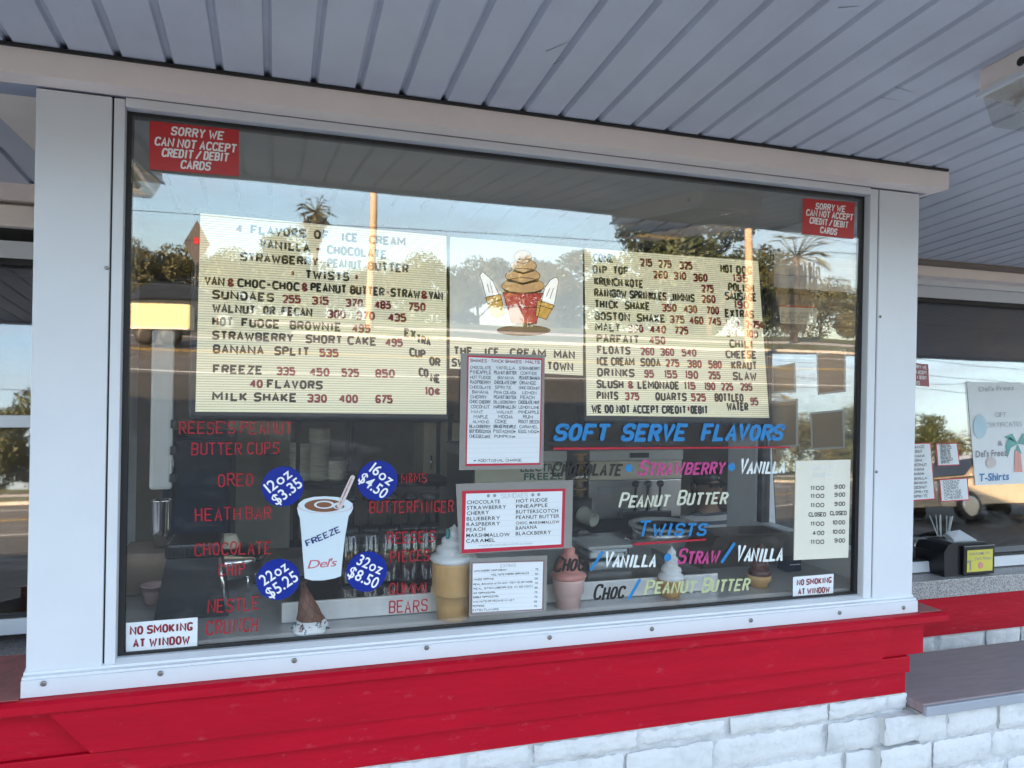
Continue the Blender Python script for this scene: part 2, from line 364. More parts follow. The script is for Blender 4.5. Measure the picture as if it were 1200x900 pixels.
def _bfont():
    chars = "ABCDEFGHIJKLMNOPQRSTUVWXYZabcdefghijklmnopqrstuvwxyz0123456789$.,'&*-/:"
    obs = []
    for bold in (0, 1, 2):
        for ch in chars:
            cu = bpy.data.curves.new('glyph', 'FONT'); cu.body = ch; cu.size = 1; cu.offset = (0, 0.013, 0.026)[bold]; cu.resolution_u = 3
            o = bpy.data.objects.new('glyph', cu); COL.objects.link(o); obs.append((bold, ch, o))
    dg = bpy.context.evaluated_depsgraph_get(); dg.update()
    for bold, ch, o in obs:
        e = o.evaluated_get(dg); me = e.to_mesh()
        vs = [(v.co.x, v.co.y) for v in me.vertices]; fs = [tuple(p.vertices) for p in me.polygons]
        xs = [a for a, _ in vs] or [0]; x0 = min(xs); BF[bold, ch] = ([(a - x0, b) for a, b in vs], fs, max(xs) - x0); e.to_mesh_clear()
    for _, _, o in obs:
        cu = o.data; bpy.data.objects.remove(o); bpy.data.curves.remove(cu)
_bfont()
CAPH = max(b for _, b in BF[0, 'H'][0])
def type_text(mb, txt, P0, P1, cap, up, nrm, bold=1, shear=0.0, gap=0.07, lift=0.0, mi=0, space=0.28):
    P0, P1 = V(P0), V(P1); W = (P1 - P0).length; ex = (P1 - P0) / W; up = V(up); nrm = V(nrm); x = 0; it = []
    for ch in txt:
        if ch == ' ' or (bold, ch) not in BF: x += space; continue
        vs, fs, w = BF[bold, ch]; it.append((vs, fs, x)); x += w + gap
    sx = W / max(x - gap, 0.2); sy = cap / CAPH
    for i, (vs, fs, x0) in enumerate(it):
        mb.add([P0 + ex * ((x0 + a) * sx + shear * b * sy) + up * (b * sy) + nrm * (lift + 0.0001 * (i % 2)) for a, b in vs], fs, mi)
def px_text(mb, pl, txt, a, b, cap, typed=False, lift=0.002, **k):
    """a, b: baseline ends in photo pixels on plane pl; cap in photo pixels"""
    P0, P1 = pl.hit(*a), pl.hit(*b); c = (pl.hit(a[0], a[1] - cap) - P0).dot(pl.up)
    (type_text if typed else stroke_text)(mb, txt, P0, P1, c, pl.up, pl.n, lift=lift, **k)
def px_card(mb, pl, quad, th=0.001, lift=0.0, mi=0):
    """flat card whose corners (photo px, clockwise from top left) lie on pl"""
    p = [pl.hit(*q) + pl.n * lift for q in quad][::-1]
    mb.prism(p, pl.n * th, mi)
# ------------------------------------------------------------------ the ground and road (setting): the lot climbs away from the stand to the road
SLOPE = 0.12
def gz(D): return 0.0 if D < 4 else (SLOPE * (D - 4) if D < 40 else SLOPE * 36 + 0.004 * (D - 40))
M_asph = mat('asphalt_lot', (0.058, 0.055, 0.052), 0.85, var=0.35, vscale=1.1, bump=0.2)
M_road = mat('asphalt_road', (0.10, 0.09, 0.08), 0.8, var=0.25, vscale=0.7, bump=0.2)
M_grass = mat('verge_grass', (0.10, 0.11, 0.03), 0.9, var=0.45, vscale=2.0)
M_side = mat('concrete', (0.50, 0.47, 0.43), 0.8, var=0.2, vscale=2)
M_yellow = mat('yellow_road_paint', (0.62, 0.40, 0.06), 0.7, var=0.2); M_line = mat('white_road_paint', (0.75, 0.74, 0.70), 0.7, var=0.2)
def strip(mb, D0, D1, lift, x0=-140, x1=190):
    ds = sorted(set([D0, D1] + [d for d in (4, 40) if D0 < d < D1]))
    for a, b in zip(ds, ds[1:]):
        mb.add([(x0, -a, gz(a) + lift), (x0, -b, gz(b) + lift), (x1, -b, gz(b) + lift), (x1, -a, gz(a) + lift)], [(0, 1, 2, 3)])
m = MB(); ds = [-900, 4, 16, 28, 40, 80, 300, 1500]
for a, b in zip(ds, ds[1:]): m.add([(-1500, -a, gz(a)), (-1500, -b, gz(b)), (1500, -b, gz(b)), (1500, -a, gz(a))], [(0, 1, 2, 3)])
tag(m.build('ground', M_asph), kind='structure')
m = MB(); strip(m, 15.5, 27.5, 0.006); tag(m.build('road', M_road), kind='structure')
m = MB(); strip(m, 28.2, 33, 0.010); strip(m, 36, 300, 0.014); tag(m.build('grass_verge', M_grass), kind='structure')
m = MB(); strip(m, 33.0, 35.0, 0.012); tag(m.build('pavement', M_side), kind='structure')
m = MB()
for D, w in ((20.35, .14), (20.65, .14)): strip(m, D, D + w, 0.012)
tag(m.build('road_markings', M_yellow), kind='structure')
m = MB(); strip(m, 24.6, 24.78, 0.012); strip(m, 16.0, 16.15, 0.012); tag(m.build('road_edge_markings', M_line), kind='structure')
m = MB(); m.box((-140, -28.2, gz(27.5) + 0.02), (190, -27.5, gz(27.5) + 0.13)); tag(m.build('kerb', M_side), kind='structure')
m = MB(); m.box((-14, -2.55, 0.003), (16, 0.9, 0.05)); tag(m.build('footpath', mat('stained_concrete', (0.68, 0.63, 0.58), 0.8, var=0.25, vscale=1.5)), kind='structure')

# ------------------------------------------------------------------ the stand itself
SL = tan(radians(5.4)); ZS = 2.3337
def sofz(y): return ZS - SL * (y + 0.1)
YW = 0.95
bld = thing('ice_cream_stand', 'white and red ice cream stand with big bay window and ribbed soffit', 'building', (0, 0, 0))
# ribbed soffit, one sheet of V-grooved boards running from the wall to the eave
m = MB(); P = 0.1089; x = 0.1836 - 60 * P; xs = []
while x < 10: xs.append(x); x += P
prof = []
for x in xs: prof += [(x - 0.0085, 0), (x - 0.0065, 0.014), (x + 0.003, 0.015), (x + 0.011, 0.0)]
vs = []
for px_, dz in prof:
    vs += [(px_, -1.45, sofz(-1.45) + dz), (px_, 1.05, sofz(1.05) + dz)]
m.add(vs, [(2 * i, 2 * i + 1, 2 * i + 3, 2 * i + 2) for i in range(len(prof) - 1)])
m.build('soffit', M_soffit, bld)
X0, X1 = xs[0], xs[-1]
def soffit_hit(a, b):
    d = ray(a, b); k = (ZS - SL * (CAM.y + .1) - CAM.z) / (d.z + SL * d.y); return CAM + d * k
for a, b in (((982, 9), (1006, 7)), ((1049, 102), (1072, 108)), ((1032, 114), (1056, 118)), ((640, 60), (668, 48)), ((648, 75), (660, 68))):
    A, B = soffit_hit(*a), soffit_hit(*b); d = (B - A).normalized(); w_ = V((-d.y, d.x, 0)) * .0016; dz = V((0, 0, -.0006))
    m = MB(); m.add([A - w_ + dz, B - w_ * .3 + dz, B + w_ * .3 + dz, A + w_ + dz], [(0, 1, 2, 3)]); m.build('scuff_mark', M_screw, bld)
m = MB()   # eave fascia and gutter lip
m.box((X0, -1.50, sofz(-1.45) - 0.012), (X1, -1.452, sofz(-1.45) + 0.24)); m.box((X0, -1.53, sofz(-1.45) + 0.20), (X1, -1.502, sofz(-1.45) + 0.26))
m.build('eave_fascia', M_white, bld)
m = MB()   # roof with overhang; tall block and long left run added unseen to cast shade
m.box((-24, -1.45, 2.64), (X1, 6.2, 2.76)); m.box((-24, .35, 2.762), (5.0, 6.0, 5.1)); m.build('roof_and_shade_block', M_roof, bld)
m = MB()
m.box((X0, 5.2, 0), (X1, 5.3, 2.63)); m.box((-24, .9, 0), (X0 - .01, 1.1, 2.63)); m.box((X0, 1.2, 0), (X0 + .1, 5.2, 2.63)); m.box((X1 - .1, 1.2, 0), (X1, 5.2, 2.63)); m.build('wall', M_inwall, bld)
m = MB(); m.box((X0 + .1, 0.96, 2.42), (X1 - .1, 5.19, 2.46)); m.box((-.50, .02, 2.262), (1.985, 0.955, 2.28)); m.build('interior_ceiling', M_inceil, bld)
m = MB(); m.box((X0 + .1, 0.97, 0.06), (X1 - .1, 5.19, 0.10)); m.build('interior_floor', M_infloor, bld)
# header beam over the bay
m = MB()
m.box((-0.70, -0.098, 2.268), (2.108, -0.03, 2.325)); m.box((2.05, -0.03, 2.268), (2.108, 0.93, 2.30)); m.box((-0.70, -0.03, 2.268), (-0.56, 0.93, 2.30))
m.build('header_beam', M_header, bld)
m = MB(); m.box((-0.66, -0.0285, 2.2665), (2.085, 0.05, 2.33)); m.build('header_return', mat('header_shade_blue', (0.36, 0.40, 0.50), 0.5), bld)  # blue-grey puts the shade below the header into the colour
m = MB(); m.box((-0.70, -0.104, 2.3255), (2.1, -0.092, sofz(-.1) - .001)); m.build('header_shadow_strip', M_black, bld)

# ---- bay front window: frame is the part, glass, gasket, screws and painted words are its sub-parts
m = MB()
m.bbox((-0.542, -0.032, 0.905), (-0.384, 0.05, 2.263), 0.004); m.bbox((1.889, -0.032, 0.905), (2.055, 0.05, 2.263), 0.004)     # posts
m.bbox((-0.380, -0.030, 0.912), (-0.3565, 0.02, 2.2625), 0.003); m.bbox((1.8525, -0.030, 0.912), (1.885, 0.02, 2.2625), 0.003)   # inner jambs
m.box((-0.384, -0.026, 0.907), (-0.380, 0.03, 2.262), 1); m.box((1.885, -0.026, 0.907), (1.889, 0.03, 2.262), 1)
m.bbox((-0.3555, -0.033, 2.2425), (1.8515, 0.02, 2.2655), 0.003)                # head rail
# sloped sill with three small steps and a flat apron
pr = [(0.02, 0.921), (-0.012, 0.919), (-0.034, 0.911), (-0.036, 0.906), (-0.047, 0.904), (-0.048, 0.899), (-0.053, 0.898), (-0.054, 0.860), (0.02, 0.860)]
m.prism([(-0.545, y, z) for y, z in pr], (2.602, 0, 0))
fw = m.build('front_window', [M_white, M_black], bld)
tag(fw, 'wide white framed bay window with black gasket and hand painted menu words')
m = MB()
def gasket(m, x0, x1, z0, z1, y, w=.014, wb=.006, d=.006):
    m.box((x0, y - d, z0), (x0 + w, y + .01, z1)); m.box((x1 - w, y - d, z0), (x1, y + .01, z1)); m.box((x0 + w, y - d, z0), (x1 - w, y + .01, z0 + wb)); m.box((x0 + w, y - d, z1 - w), (x1 - w, y + .01, z1))
gasket(m, -0.3562, 1.8520, 0.9215, 2.2415, 0.002); m.build('gasket', M_black, fw)
def pane(name, x0, x1, z0, z1, y, tilt, mt, par, th=0.006):
    m = MB(); h = z1 - z0; dy = -tan(tilt) * h
    m.hexa([(x0, y, z0), (x1, y, z0), (x1, y + th, z0), (x0, y + th, z0), (x0, y + dy, z1), (x1, y + dy, z1), (x1, y + dy + th, z1), (x0, y + dy + th, z1)])
    return m.build(name, mt, par)
pane('glass_pane', -0.345, 1.841, 0.925, 2.232, 0.006, PANE_TILT, M_glass, fw)
GF = Plane((0, 0.0045, 0.932), (0, -1, -tan(PANE_TILT)), (0, -tan(PANE_TILT), 1))      # outside face of the glass
GI = Plane((0, 0.0145, 0.932), (0, -1, -tan(PANE_TILT)), (0, -tan(PANE_TILT), 1))      # inside face
def screw(par, p, r=0.0055):
    m = MB(); m.lathe((p[0], p[1], p[2]), [(r, 0), (r, .002), (r * .6, .0035)], 10, ax=(0, -1, 0)); m.lathe((p[0], p[1] - .0032, p[2]), [(r * .35, 0), (r * .3, .0012)], 6, ax=(0, -1, 0)); return m.build('screw', M_screw, par)
for a, b in ((51, 801), (188, 789), (345, 774), (500, 759), (644, 747), (764, 737), (880, 727), (984, 718), (1059, 712)): screw(fw, hit(a, b, -0.054), .0065)
for a, b in ((125, 314), (1031.5, 371), (1027, 553)): screw(fw, hit(a, b, -0.033), .0045)
def paint(label, M, lines, **k):
    for (t, a, b, cap) in lines:
        m = MB(); nm = 'painted_lettering'
        if t == '_':
            P0, P1 = GF.hit(*a), GF.hit(*b); c = (GF.hit(a[0], a[1] - cap) - P0).dot(GF.up); nm = 'painted_underline'
            m.add([P0 + GF.n * .002, P1 + GF.n * .002, P1 + GF.up * c * .8 + GF.n * .002, P0 + GF.up * c + GF.n * .002], [(0, 1, 2, 3)])
        elif t == 'o':
            c = GF.hit(*a); r = cap * mpp(a[0], a[1], 0); nm = 'painted_dot'
            m.add([c + V((cos(i * pi / 8) * r, 0, sin(i * pi / 8) * r)) + GF.n * .002 for i in range(16)], [tuple(range(16))])
        else: px_text(m, GF, t, a, b, cap, lift=0.0012, **k)
        o = m.build(nm, M, fw); o['label'] = label
red = dict(hw=0.06, rnd=True, jit=0.7, gap=2.3)
paint('red hand painted candy mix-in name in the left column', M_paintred, [("REESE'S PEANUT", (210, 508), (342, 508), 14), ('BUTTER CUPS', (224, 533), (327, 532), 14), ('OREO', (255, 570), (297, 569), 14.5),
  ('HEATH BAR', (229, 610), (318, 608), 14.5), ('CHOCOLATE', (228, 651), (318, 648), 14.5), ('CHIP', (256, 675), (288, 674), 14), ('NESTLE', (243, 718), (303, 714), 15), ('CRUNCH', (241, 744), (302, 739), 16)], **red)
paint('red hand painted candy mix-in name right of the paper cup decal', M_paintred, [("M&M'S", (470, 566), (500, 565), 11), ('BUTTERFINGER', (432, 601.5), (531, 599.5), 13.5), ("REESE'S", (453, 637), (509, 635), 13.5), ('PIECES', (457, 658.7), (503, 656.7), 13),
  ('GUMMI', (455, 697), (501, 696), 13.5), ('BEARS', (455, 719), (501, 716), 14)], **red)
br = dict(hw=0.125, shear=0.22, rnd=True, pen=0.25, jit=0.5, gap=2.5, big=1.28, space=2.6)
paint('big blue brush lettering naming the soft serve flavors', M_paintblue, [('SOFT', (648, 516.5), (713, 516.5), 19), ('SERVE', (727, 516.5), (803, 516), 19.5), ('FLAVORS', (820, 516), (917, 516), 18.5)], hw=0.155, shear=0.2, rnd=True, pen=.25, jit=.35, gap=2.3)
paint('blue brush lettering', M_paintblue, [('TWISTS', (746, 629), (827, 627), 14.5), ('/', (691, 668), (703, 667), 17), ('/', (844, 660), (857, 659), 18), ('/', (735, 702), (746, 701), 18), ('o', (736.7, 548.6), 0, 4.2), ('o', (856.8, 547.2), 0, 4.2), ('o', (782, 653), 0, 4.2)], **br)
paint('dark red brush underline', M_redink, [('_', (648, 527), (925, 525), 2.7), ('_', (742, 639), (827, 633), 2.7)])
paint('black brush lettering', M_ink, [('CHOCOLATE', (645, 558), (728, 557), 13.5), ('CHOC', (647, 670), (684, 668), 14), ('CHOC', (694, 703.5), (731, 700.5), 14)], **br)
paint('magenta brush lettering', M_paintpink, [('STRAWBERRY', (747, 557), (848, 555), 14), ('STRAW', (793, 661), (842, 659.5), 14)], **br)
paint('white brush lettering', M_paintwhite, [('VANILLA', (865, 555), (919, 554), 13.5), ('VANILLA', (706, 664.5), (768, 664), 14), ('VANILLA', (861, 658), (917, 657), 14.5)], **br)
paint('cream brush lettering', M_paintcream, [('PEANUT', (724, 594.5), (783, 593.5), 13.5), ('BUTTER', (792, 592), (851, 590), 13.5)], **br)
paint('pale green brush lettering', M_paintgreen, [('PEANUT', (754, 696.5), (814, 694), 13.5), ('BUTTER', (821, 694), (877, 691), 13.5)], **br)

# ---- bay sides
def side_window(xa, xb, face, label):
    m = MB(); y0, y1 = 0.052, 0.945
    m.box((xa, y0, 0.06), (xb, y1, 1.02)); m.box((xa, y0, 2.20), (xb, y1, 2.262)); m.box((xa, y0, 1.02), (xb, y0 + .05, 2.2)); m.box((xa, 0.74, 1.02), (xb, y1, 2.2))
    o = m.build('side_window', M_white, bld); o['label'] = label
    m = MB(); xm = (xa + xb) / 2
    m.box((xm - .02, 0.705, 1.021), (xm + .02, 0.738, 2.199)); m.build('mullion', M_black, o)
    m = MB(); m.box((xm - .003, y0 + .05, 1.021), (xm + .003, 0.705, 2.199)); m.build('glass_pane', M_glass3, o)
    return xm
XR = side_window(1.985, 2.045, -1, 'narrow side window at right of bay with papers taped inside')
XL = side_window(-0.535, -0.475, 1, 'narrow side window at left of bay')
# ---- red sill nosing and lapped boards
m = MB()
pr = [(0.0, 0.8590), (-0.076, 0.8590), (-0.086, 0.852), (-0.087, 0.834), (-0.081, 0.828), (0.0, 0.828)]
m.prism([(-1.05, y, z) for y, z in pr], (3.205, 0, 0)); m.build('sill_nosing', M_red, bld)
m = MB(); m.box((2.058, -0.062, 0.8592), (2.15, 0.20, 0.8612)); m.box((2.058, -0.02, 0.80), (2.12, .62, 0.8585)); m.box((-1.02, -0.062, 0.8592), (-0.547, 0.25, 0.8612)); m.build('worn_sill_top', M_redworn, bld)
m = MB()
m.hexa([(-.397, -.068, .722), (1.897, -.068, .716), (1.897, -.015, .716), (-.397, -.015, .722), (-.487, -.068, .8255), (1.945, -.068, .8255), (1.945, -.015, .8255), (-.487, -.015, .8255)])
m.build('raised_board', M_red, bld)
m = MB(); m.bbox((-1.05, -.047, .657), (2.036, -.005, .7115), .003); m.box((1.892, -.038, .7135), (2.10, -.005, .825)); m.box((-1.05, -.038, .7135), (-.39, -.005, .825)); m.build('lap_board', M_red, bld)
m = MB(); m.bbox((-1.05, -.020, .577), (2.046, .0, .653), .003); m.build('bottom_board', M_red, bld)
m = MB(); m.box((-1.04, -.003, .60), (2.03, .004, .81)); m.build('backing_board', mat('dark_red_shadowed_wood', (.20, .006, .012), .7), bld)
# ---- rough painted stone courses
def stone_wall(name, x0, x1, y, ztop, zbot, hs, wr, depth, seed, ragged=True, label=None, par=None):
    R = random.Random(seed); m = MB(); z = ztop; row = 0
    while z > zbot:
        h = R.choice(hs); x = x0 - R.uniform(0, wr[1]); 
        while x < x1:
            w = R.uniform(*wr); xe = min(x + w, x1 + (R.uniform(-.02, .02) if ragged else 0))
            if xe - x > .05:
                nx, nzn = max(3, int((xe - x) / .018)), 6; yy = y - R.uniform(.004, .018); g = .005
                vs = []
                for j in range(nzn + 1):
                    for i in range(nx + 1):
                        u, w_ = i / nx, j / nzn; e = min(u * (xe - x), (1 - u) * (xe - x), w_ * h, (1 - w_) * h)
                        inset = -depth * min(1, (e + .002) / .016) ** .5
                        vs.append((x + g + u * (xe - x - 2 * g) + R.uniform(-.002, .002), yy + depth + inset + R.uniform(-.0038, .0038), z - h + g + w_ * (h - 2 * g) + R.uniform(-.003, .003)))
                m.add(vs, [(j * (nx + 1) + i, j * (nx + 1) + i + 1, (j + 1) * (nx + 1) + i + 1, (j + 1) * (nx + 1) + i) for j in range(nzn) for i in range(nx)], 0, True)
                # end returns so that stones are solid
                m.box((x + g + .002, yy + depth * .9, z - h + g + .002), (xe - g - .002, y + .08, z - g - .002))
            x = xe
        z -= h; row += 1
    m.box((x0, y + .0005, zbot), (x1 - .02, y + .1, ztop - .002), 1)
    o = m.build(name, [M_brick, M_mortar], par or bld)
    if label: o['label'] = label
stone_wall('brick_wall', -1.0, 2.062, -.012, 0.576, 0.0, (.062, .088, .105), (.18, .42), .015, 3, label='rough white painted stone wall below the red boards')
m = MB(); m.box((2.03, 0.0, 0), (2.045, .93, .85)); m.box((-1.05, 0.06, 0), (-1.03, .9, .81)); m.build('bay_return', M_brick, bld)

# ---- rear wall either side of the bay
def rear_window(x0, x1, z0, z1, ys, label, rail=None):
    """canted glass in a white frame; returns its tilted plane"""
    t = BACK_TILT
    def P(z, d=0): return ys + (z - z0) * tan(t) + d
    m = MB()
    def bar(xa, xb, za, zb, d0=-.03, d1=.03):
        m.hexa([(xa, P(za, d0), za), (xb, P(za, d0), za), (xb, P(za, d1), za), (xa, P(za, d1), za), (xa, P(zb, d0), zb), (xb, P(zb, d0), zb), (xb, P(zb, d1), zb), (xa, P(zb, d1), zb)])
    bar(x0, x1, z1, z1 + .06); bar(x0, x1, z0 - .05, z0); bar(x0, x0 + .05, z0, z1); bar(x1 - .05, x1, z0, z1)
    if rail: bar(x0 + .05, x1 - .05, rail - .02, rail + .02)
    o = m.build('rear_window', M_white, bld); o['label'] = label
    m = MB(); bar2 = MB()
    for xa, xb, za, zb in ((x0 + .05, x0 + .062, z0, z1), (x1 - .062, x1 - .05, z0, z1), (x0 + .062, x1 - .062, z1 - .022, z1), (x0 + .062, x1 - .062, z0, z0 + .008)):
        m.hexa([(xa, P(za, -.02), za), (xb, P(za, -.02), za), (xb, P(za, .02), za), (xa, P(za, .02), za), (xa, P(zb, -.02), zb), (xb, P(zb, -.02), zb), (xb, P(zb, .02), zb), (xa, P(zb, .02), zb)])
    m.build('gasket', M_black, o)
    pane('glass_pane', x0 + .055, x1 - .055, z0 + .002, z1 - .002, ys + .005, -t, M_glass2, o)
    return Plane((0, ys + .0025, z0), (0, -1, tan(t)), (0, tan(t), 1))
RW = rear_window(2.16, 5.6, 0.755, 2.085, 0.90, 'wide white framed window in the rear wall right of the bay, with posters inside')
LW = rear_window(-5.2, -0.62, 0.79, 2.0, 0.86, 'white framed window in the rear wall left of the bay', rail=1.44)
m = MB()   # wall pieces round the rear windows
for (xa, xb, ya) in ((2.05, X1, .985), (X0, -.54, .95)):
    m.box((xa, ya, 2.146), (xb, ya + .06, 2.41))
m.box((5.6, .9, .1), (X1, 1.0, 2.2)); m.box((X0, .9, .1), (-5.2, 1.0, 2.2))
m.box((2.05, .88, .60), (2.158, 1.0, 2.144)); m.box((-.618, .88, .60), (-.54, 1.0, 2.06))
m.build('rear_wall', M_white, bld)
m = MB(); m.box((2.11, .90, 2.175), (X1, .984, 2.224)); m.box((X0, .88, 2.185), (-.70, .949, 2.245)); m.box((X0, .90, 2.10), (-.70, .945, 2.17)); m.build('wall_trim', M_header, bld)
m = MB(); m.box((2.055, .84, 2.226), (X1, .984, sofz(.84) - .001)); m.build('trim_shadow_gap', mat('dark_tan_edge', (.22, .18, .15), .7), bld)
def counter(xa, xb, label):
    m = MB(); m.bbox((xa, .745, .612), (xb, 1.02, .698), .004); o = m.build('counter', M_granite, bld); o['label'] = label
counter(2.118, 8.0, 'grey speckled granite counter right of the bay'); counter(-6.0, -.56, 'grey speckled granite counter left of the bay')
m = MB()
for xa, xb in ((2.06, 8), (-6, -.56)): m.box((xa, .765, .425), (xb, 1.0, .611)); m.box((xa, .757, .585), (xb, .764, .611))
m.build('red_fascia', M_red, bld)
stone_wall('brick_wall', 2.06, 8.0, .80, .424, 0.0, (.075, .1, .12), (.22, .4), .018, 9, False, label='white painted stone wall below the right counter')
# ------------------------------------------------------------------ things outside: bench, dispenser, lights
t = thing('bench', 'grey laminate bench on a low painted stone base right of the bay', 'bench', (2.75, .1, 0))
m = MB(); m.bbox((2.062, -.078, .528), (3.5, .31, .5605), .006, 0); m.build('seat', M_shelfgrey, t)
m = MB(); m.bbox((2.06, -.094, .524), (3.5, -.079, .557), .004); m.build('edge_band', M_shelfedge, t)
stone_wall('base', 2.075, 3.48, -.055, .522, 0.0, (.1, .12, .14), (.2, .36), .014, 21, False, par=t)

def napkin():
    a = RW.hit(1088, 676); yb = .80
    p0 = hit(1090, 679, yb); p1 = hit(1166, 676, yb)
    x0 = 3.10; x1 = 3.40; y0 = .765; z0 = .6985
    t = thing('napkin_dispenser', 'black napkin dispenser with yellow face panel standing on the granite counter', 'dispenser', ((x0 + x1) / 2, .85, z0))
    m = MB(); pr = [(x0, z0 + .002), (x0 - .005, z0 + .12), (x0 + .02, z0 + .155), (x0 + .05, z0 + .163), (x1 - .05, z0 + .16), (x1 - .012, z0 + .145), (x1, z0 + .12), (x1 + .004, z0 + .012), (x1 - .01, z0 + .002)]
    m.prism([(a_, y0 + .015, b_) for a_, b_ in pr], (0, .17, 0)); m.build('body', M_blackplastic, t)
    m = MB(); m.bbox((x0 + .10, y0 - .002, z0 + .006), (x1, y0 + .014, z0 + .15), .006); m.build('face_frame', M_blackplastic, t)
    m = MB(); m.box((x0 + .118, y0 - .005, z0 + .022), (x1 - .018, y0 - .0025, z0 + .128)); f = m.build('face_panel', mat('yellow_label', (.70, .62, .10), .4), t)
    m = MB(); pl = PY(y0 - .005)
    type_text(m, 'WELCOME TO', (x0 + .13, y0 - .0055, z0 + .104), (x1 - .04, y0 - .0055, z0 + .104), .012, (0, 0, 1), (0, -1, 0), 1)
    type_text(m, "Del's Freez", (x0 + .165, y0 - .0055, z0 + .078), (x1 - .03, y0 - .0055, z0 + .078), .016, (0, 0, 1), (0, -1, 0), 0, shear=.2)
    m.build('lettering', M_greyink, f)
    m = MB(); m.box((x0 + .135, y0 - .0062, z0 + .03), (x0 + .142, y0 - .0052, z0 + .07))
    for k in range(5): 
        an = radians(20 + k * 35); m.add([(x0 + .138, y0 - .0062, z0 + .07), (x0 + .138 + cos(an) * .024, y0 - .0062, z0 + .07 + sin(an) * .014), (x0 + .138 + cos(an + .3) * .02, y0 - .0062, z0 + .066 + sin(an + .3) * .014)], [(0, 1, 2)])
    m.lathe((x0 + .205, y0 - .0052, z0 + .052), [(.017, 0), (.016, .001)], 14, 1, ax=(0, -1, 0)); m.build('emblem', [M_greyink, M_pink], f)
    m = MB()
    for k in range(3):
        m.add([(x0 + .07, y0 + .03, z0 + .165 + k * .003), (x1 - .08, y0 + .03, z0 + .163 + k * .002), (x1 - .07 - k * .01, y0 + .12, z0 + .185 + k * .008), (x0 + .10 + k * .012, y0 + .12, z0 + .178 + k * .008)], [(0, 1, 2, 3)])
    m.build('napkins', M_paper, t)
napkin()

def fixture(label, x, y):
    zc = sofz(y); t = thing('ceiling_light', label, 'light fixture', (x, y, zc), 'fluorescent lights under the eave')
    def bar(m, xa, xb, ya, yb, h0, h1, ta=0): m.hexa([(x + xa + ta, y + ya, sofz(y + ya) - h1), (x + xb - ta, y + ya, sofz(y + ya) - h1), (x + xb - ta, y + yb, sofz(y + yb) - h1), (x + xa + ta, y + yb, sofz(y + yb) - h1),
                                             (x + xa, y + ya, sofz(y + ya) - h0), (x + xb, y + ya, sofz(y + ya) - h0), (x + xb, y + yb, sofz(y + yb) - h0), (x + xa, y + yb, sofz(y + yb) - h0)])
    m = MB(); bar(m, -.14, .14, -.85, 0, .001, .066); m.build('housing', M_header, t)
    m = MB(); bar(m, -.152, -.141, -.85, .0, .058, .069); bar(m, .141, .152, -.85, 0, .058, .069); m.build('trim', M_white, t)
    m = MB(); bar(m, -.137, .137, -.845, -.006, .0675, .135, .035); m.build('diffuser', M_lens, t)
    for dx in (-.05, .05): m = MB(); m.tube([(x + dx, y - .03, sofz(y - .03) - .088), (x + dx, y - .82, sofz(y - .82) - .088)], .015, 10); m.build('lamp_tube', M_white, t)
    m = MB(); m.lathe((x - .1402, y - .105, sofz(y - .105) - .030), [(.011, 0), (.009, .002)], 12, ax=(-1, 0, 0)); m.build('knockout', M_ink, t)
    return t
f1 = fixture('white fluorescent fixture with clear lens on the soffit at right of the bay window', 1.76, -.62)
f2 = dup(f1, (-.62, -.62, sofz(-.62)), 'white fluorescent fixture with clear lens above the left post of the bay')

# ------------------------------------------------------------------ stickers on the bay glass
NRM = GF.n
def sorry(label, quad, lines, hcap):
    pl = GF; m = MB(); px_card(m, pl, quad, .0006); t = m.build('payment_notice', M_signred); tag(t, label, 'sign')
    m = MB()
    for s_, a, b in lines: px_text(m, pl, s_, a, b, hcap, lift=.001, hw=.105, shear=.12, gap=2.3, rnd=True, space=2.6)
    m.build('lettering', M_whiteink, t)
def z3(ox, oy, sc): return lambda x, y: (ox + x / sc, oy + y / sc)
q = z3(0, 0, 3)
sorry('red notice refusing cards, larger one in the top left corner of the glass', [q(525, 425), q(840, 457), q(840, 620), q(525, 595)],
      [('SORRY WE', q(600, 474), q(785, 492)), ('CAN NOT ACCEPT', q(542, 510), q(830, 537)), ('CREDIT / DEBIT', q(567, 550), q(803, 568)), ('CARDS', q(633, 592), q(740, 600))], 9.6)
q = z3(800, 0, 3)
sorry('red notice refusing cards, in the top right corner of the glass', [q(423, 697), q(605, 712), q(600, 840), q(420, 822)],
      [('SORRY WE', q(465, 735), q(570, 746)), ('CAN NOT ACCEPT', q(432, 757), q(597, 775)), ('CREDIT / DEBIT', q(444, 785), q(580, 802)), ('CARDS', q(481, 818), q(541, 827))], 7.2)
def nosmoke(label, quad, lines, cap):
    m = MB(); px_card(m, GF, quad, .0006); t = m.build('no_smoking_sign', M_paper); tag(t, label, 'sign')
    m = MB()
    for s_, a, b in lines: px_text(m, GF, s_, a, b, cap, lift=.001, hw=.12, gap=2.4, space=3)
    m.build('lettering', M_darkred, t)
q = z3(0, 680, 3)
nosmoke('white no smoking notice in the bottom left corner of the glass', [q(443, 150), q(695, 130), q(693, 240), q(443, 258)], [('NO SMOKING', q(456, 192), q(678, 175)), ('AT WINDOW', q(467, 236), q(668, 222))], 9.3)
q = z3(820, 520, 4.5)
nosmoke('small white no smoking notice under the hours sign', [q(492, 703), q(706, 685), q(702, 800), q(490, 820)], [('NO SMOKING', q(510, 748), q(694, 732)), ('AT WINDOW', q(517, 795), q(684, 783))], 6.6)

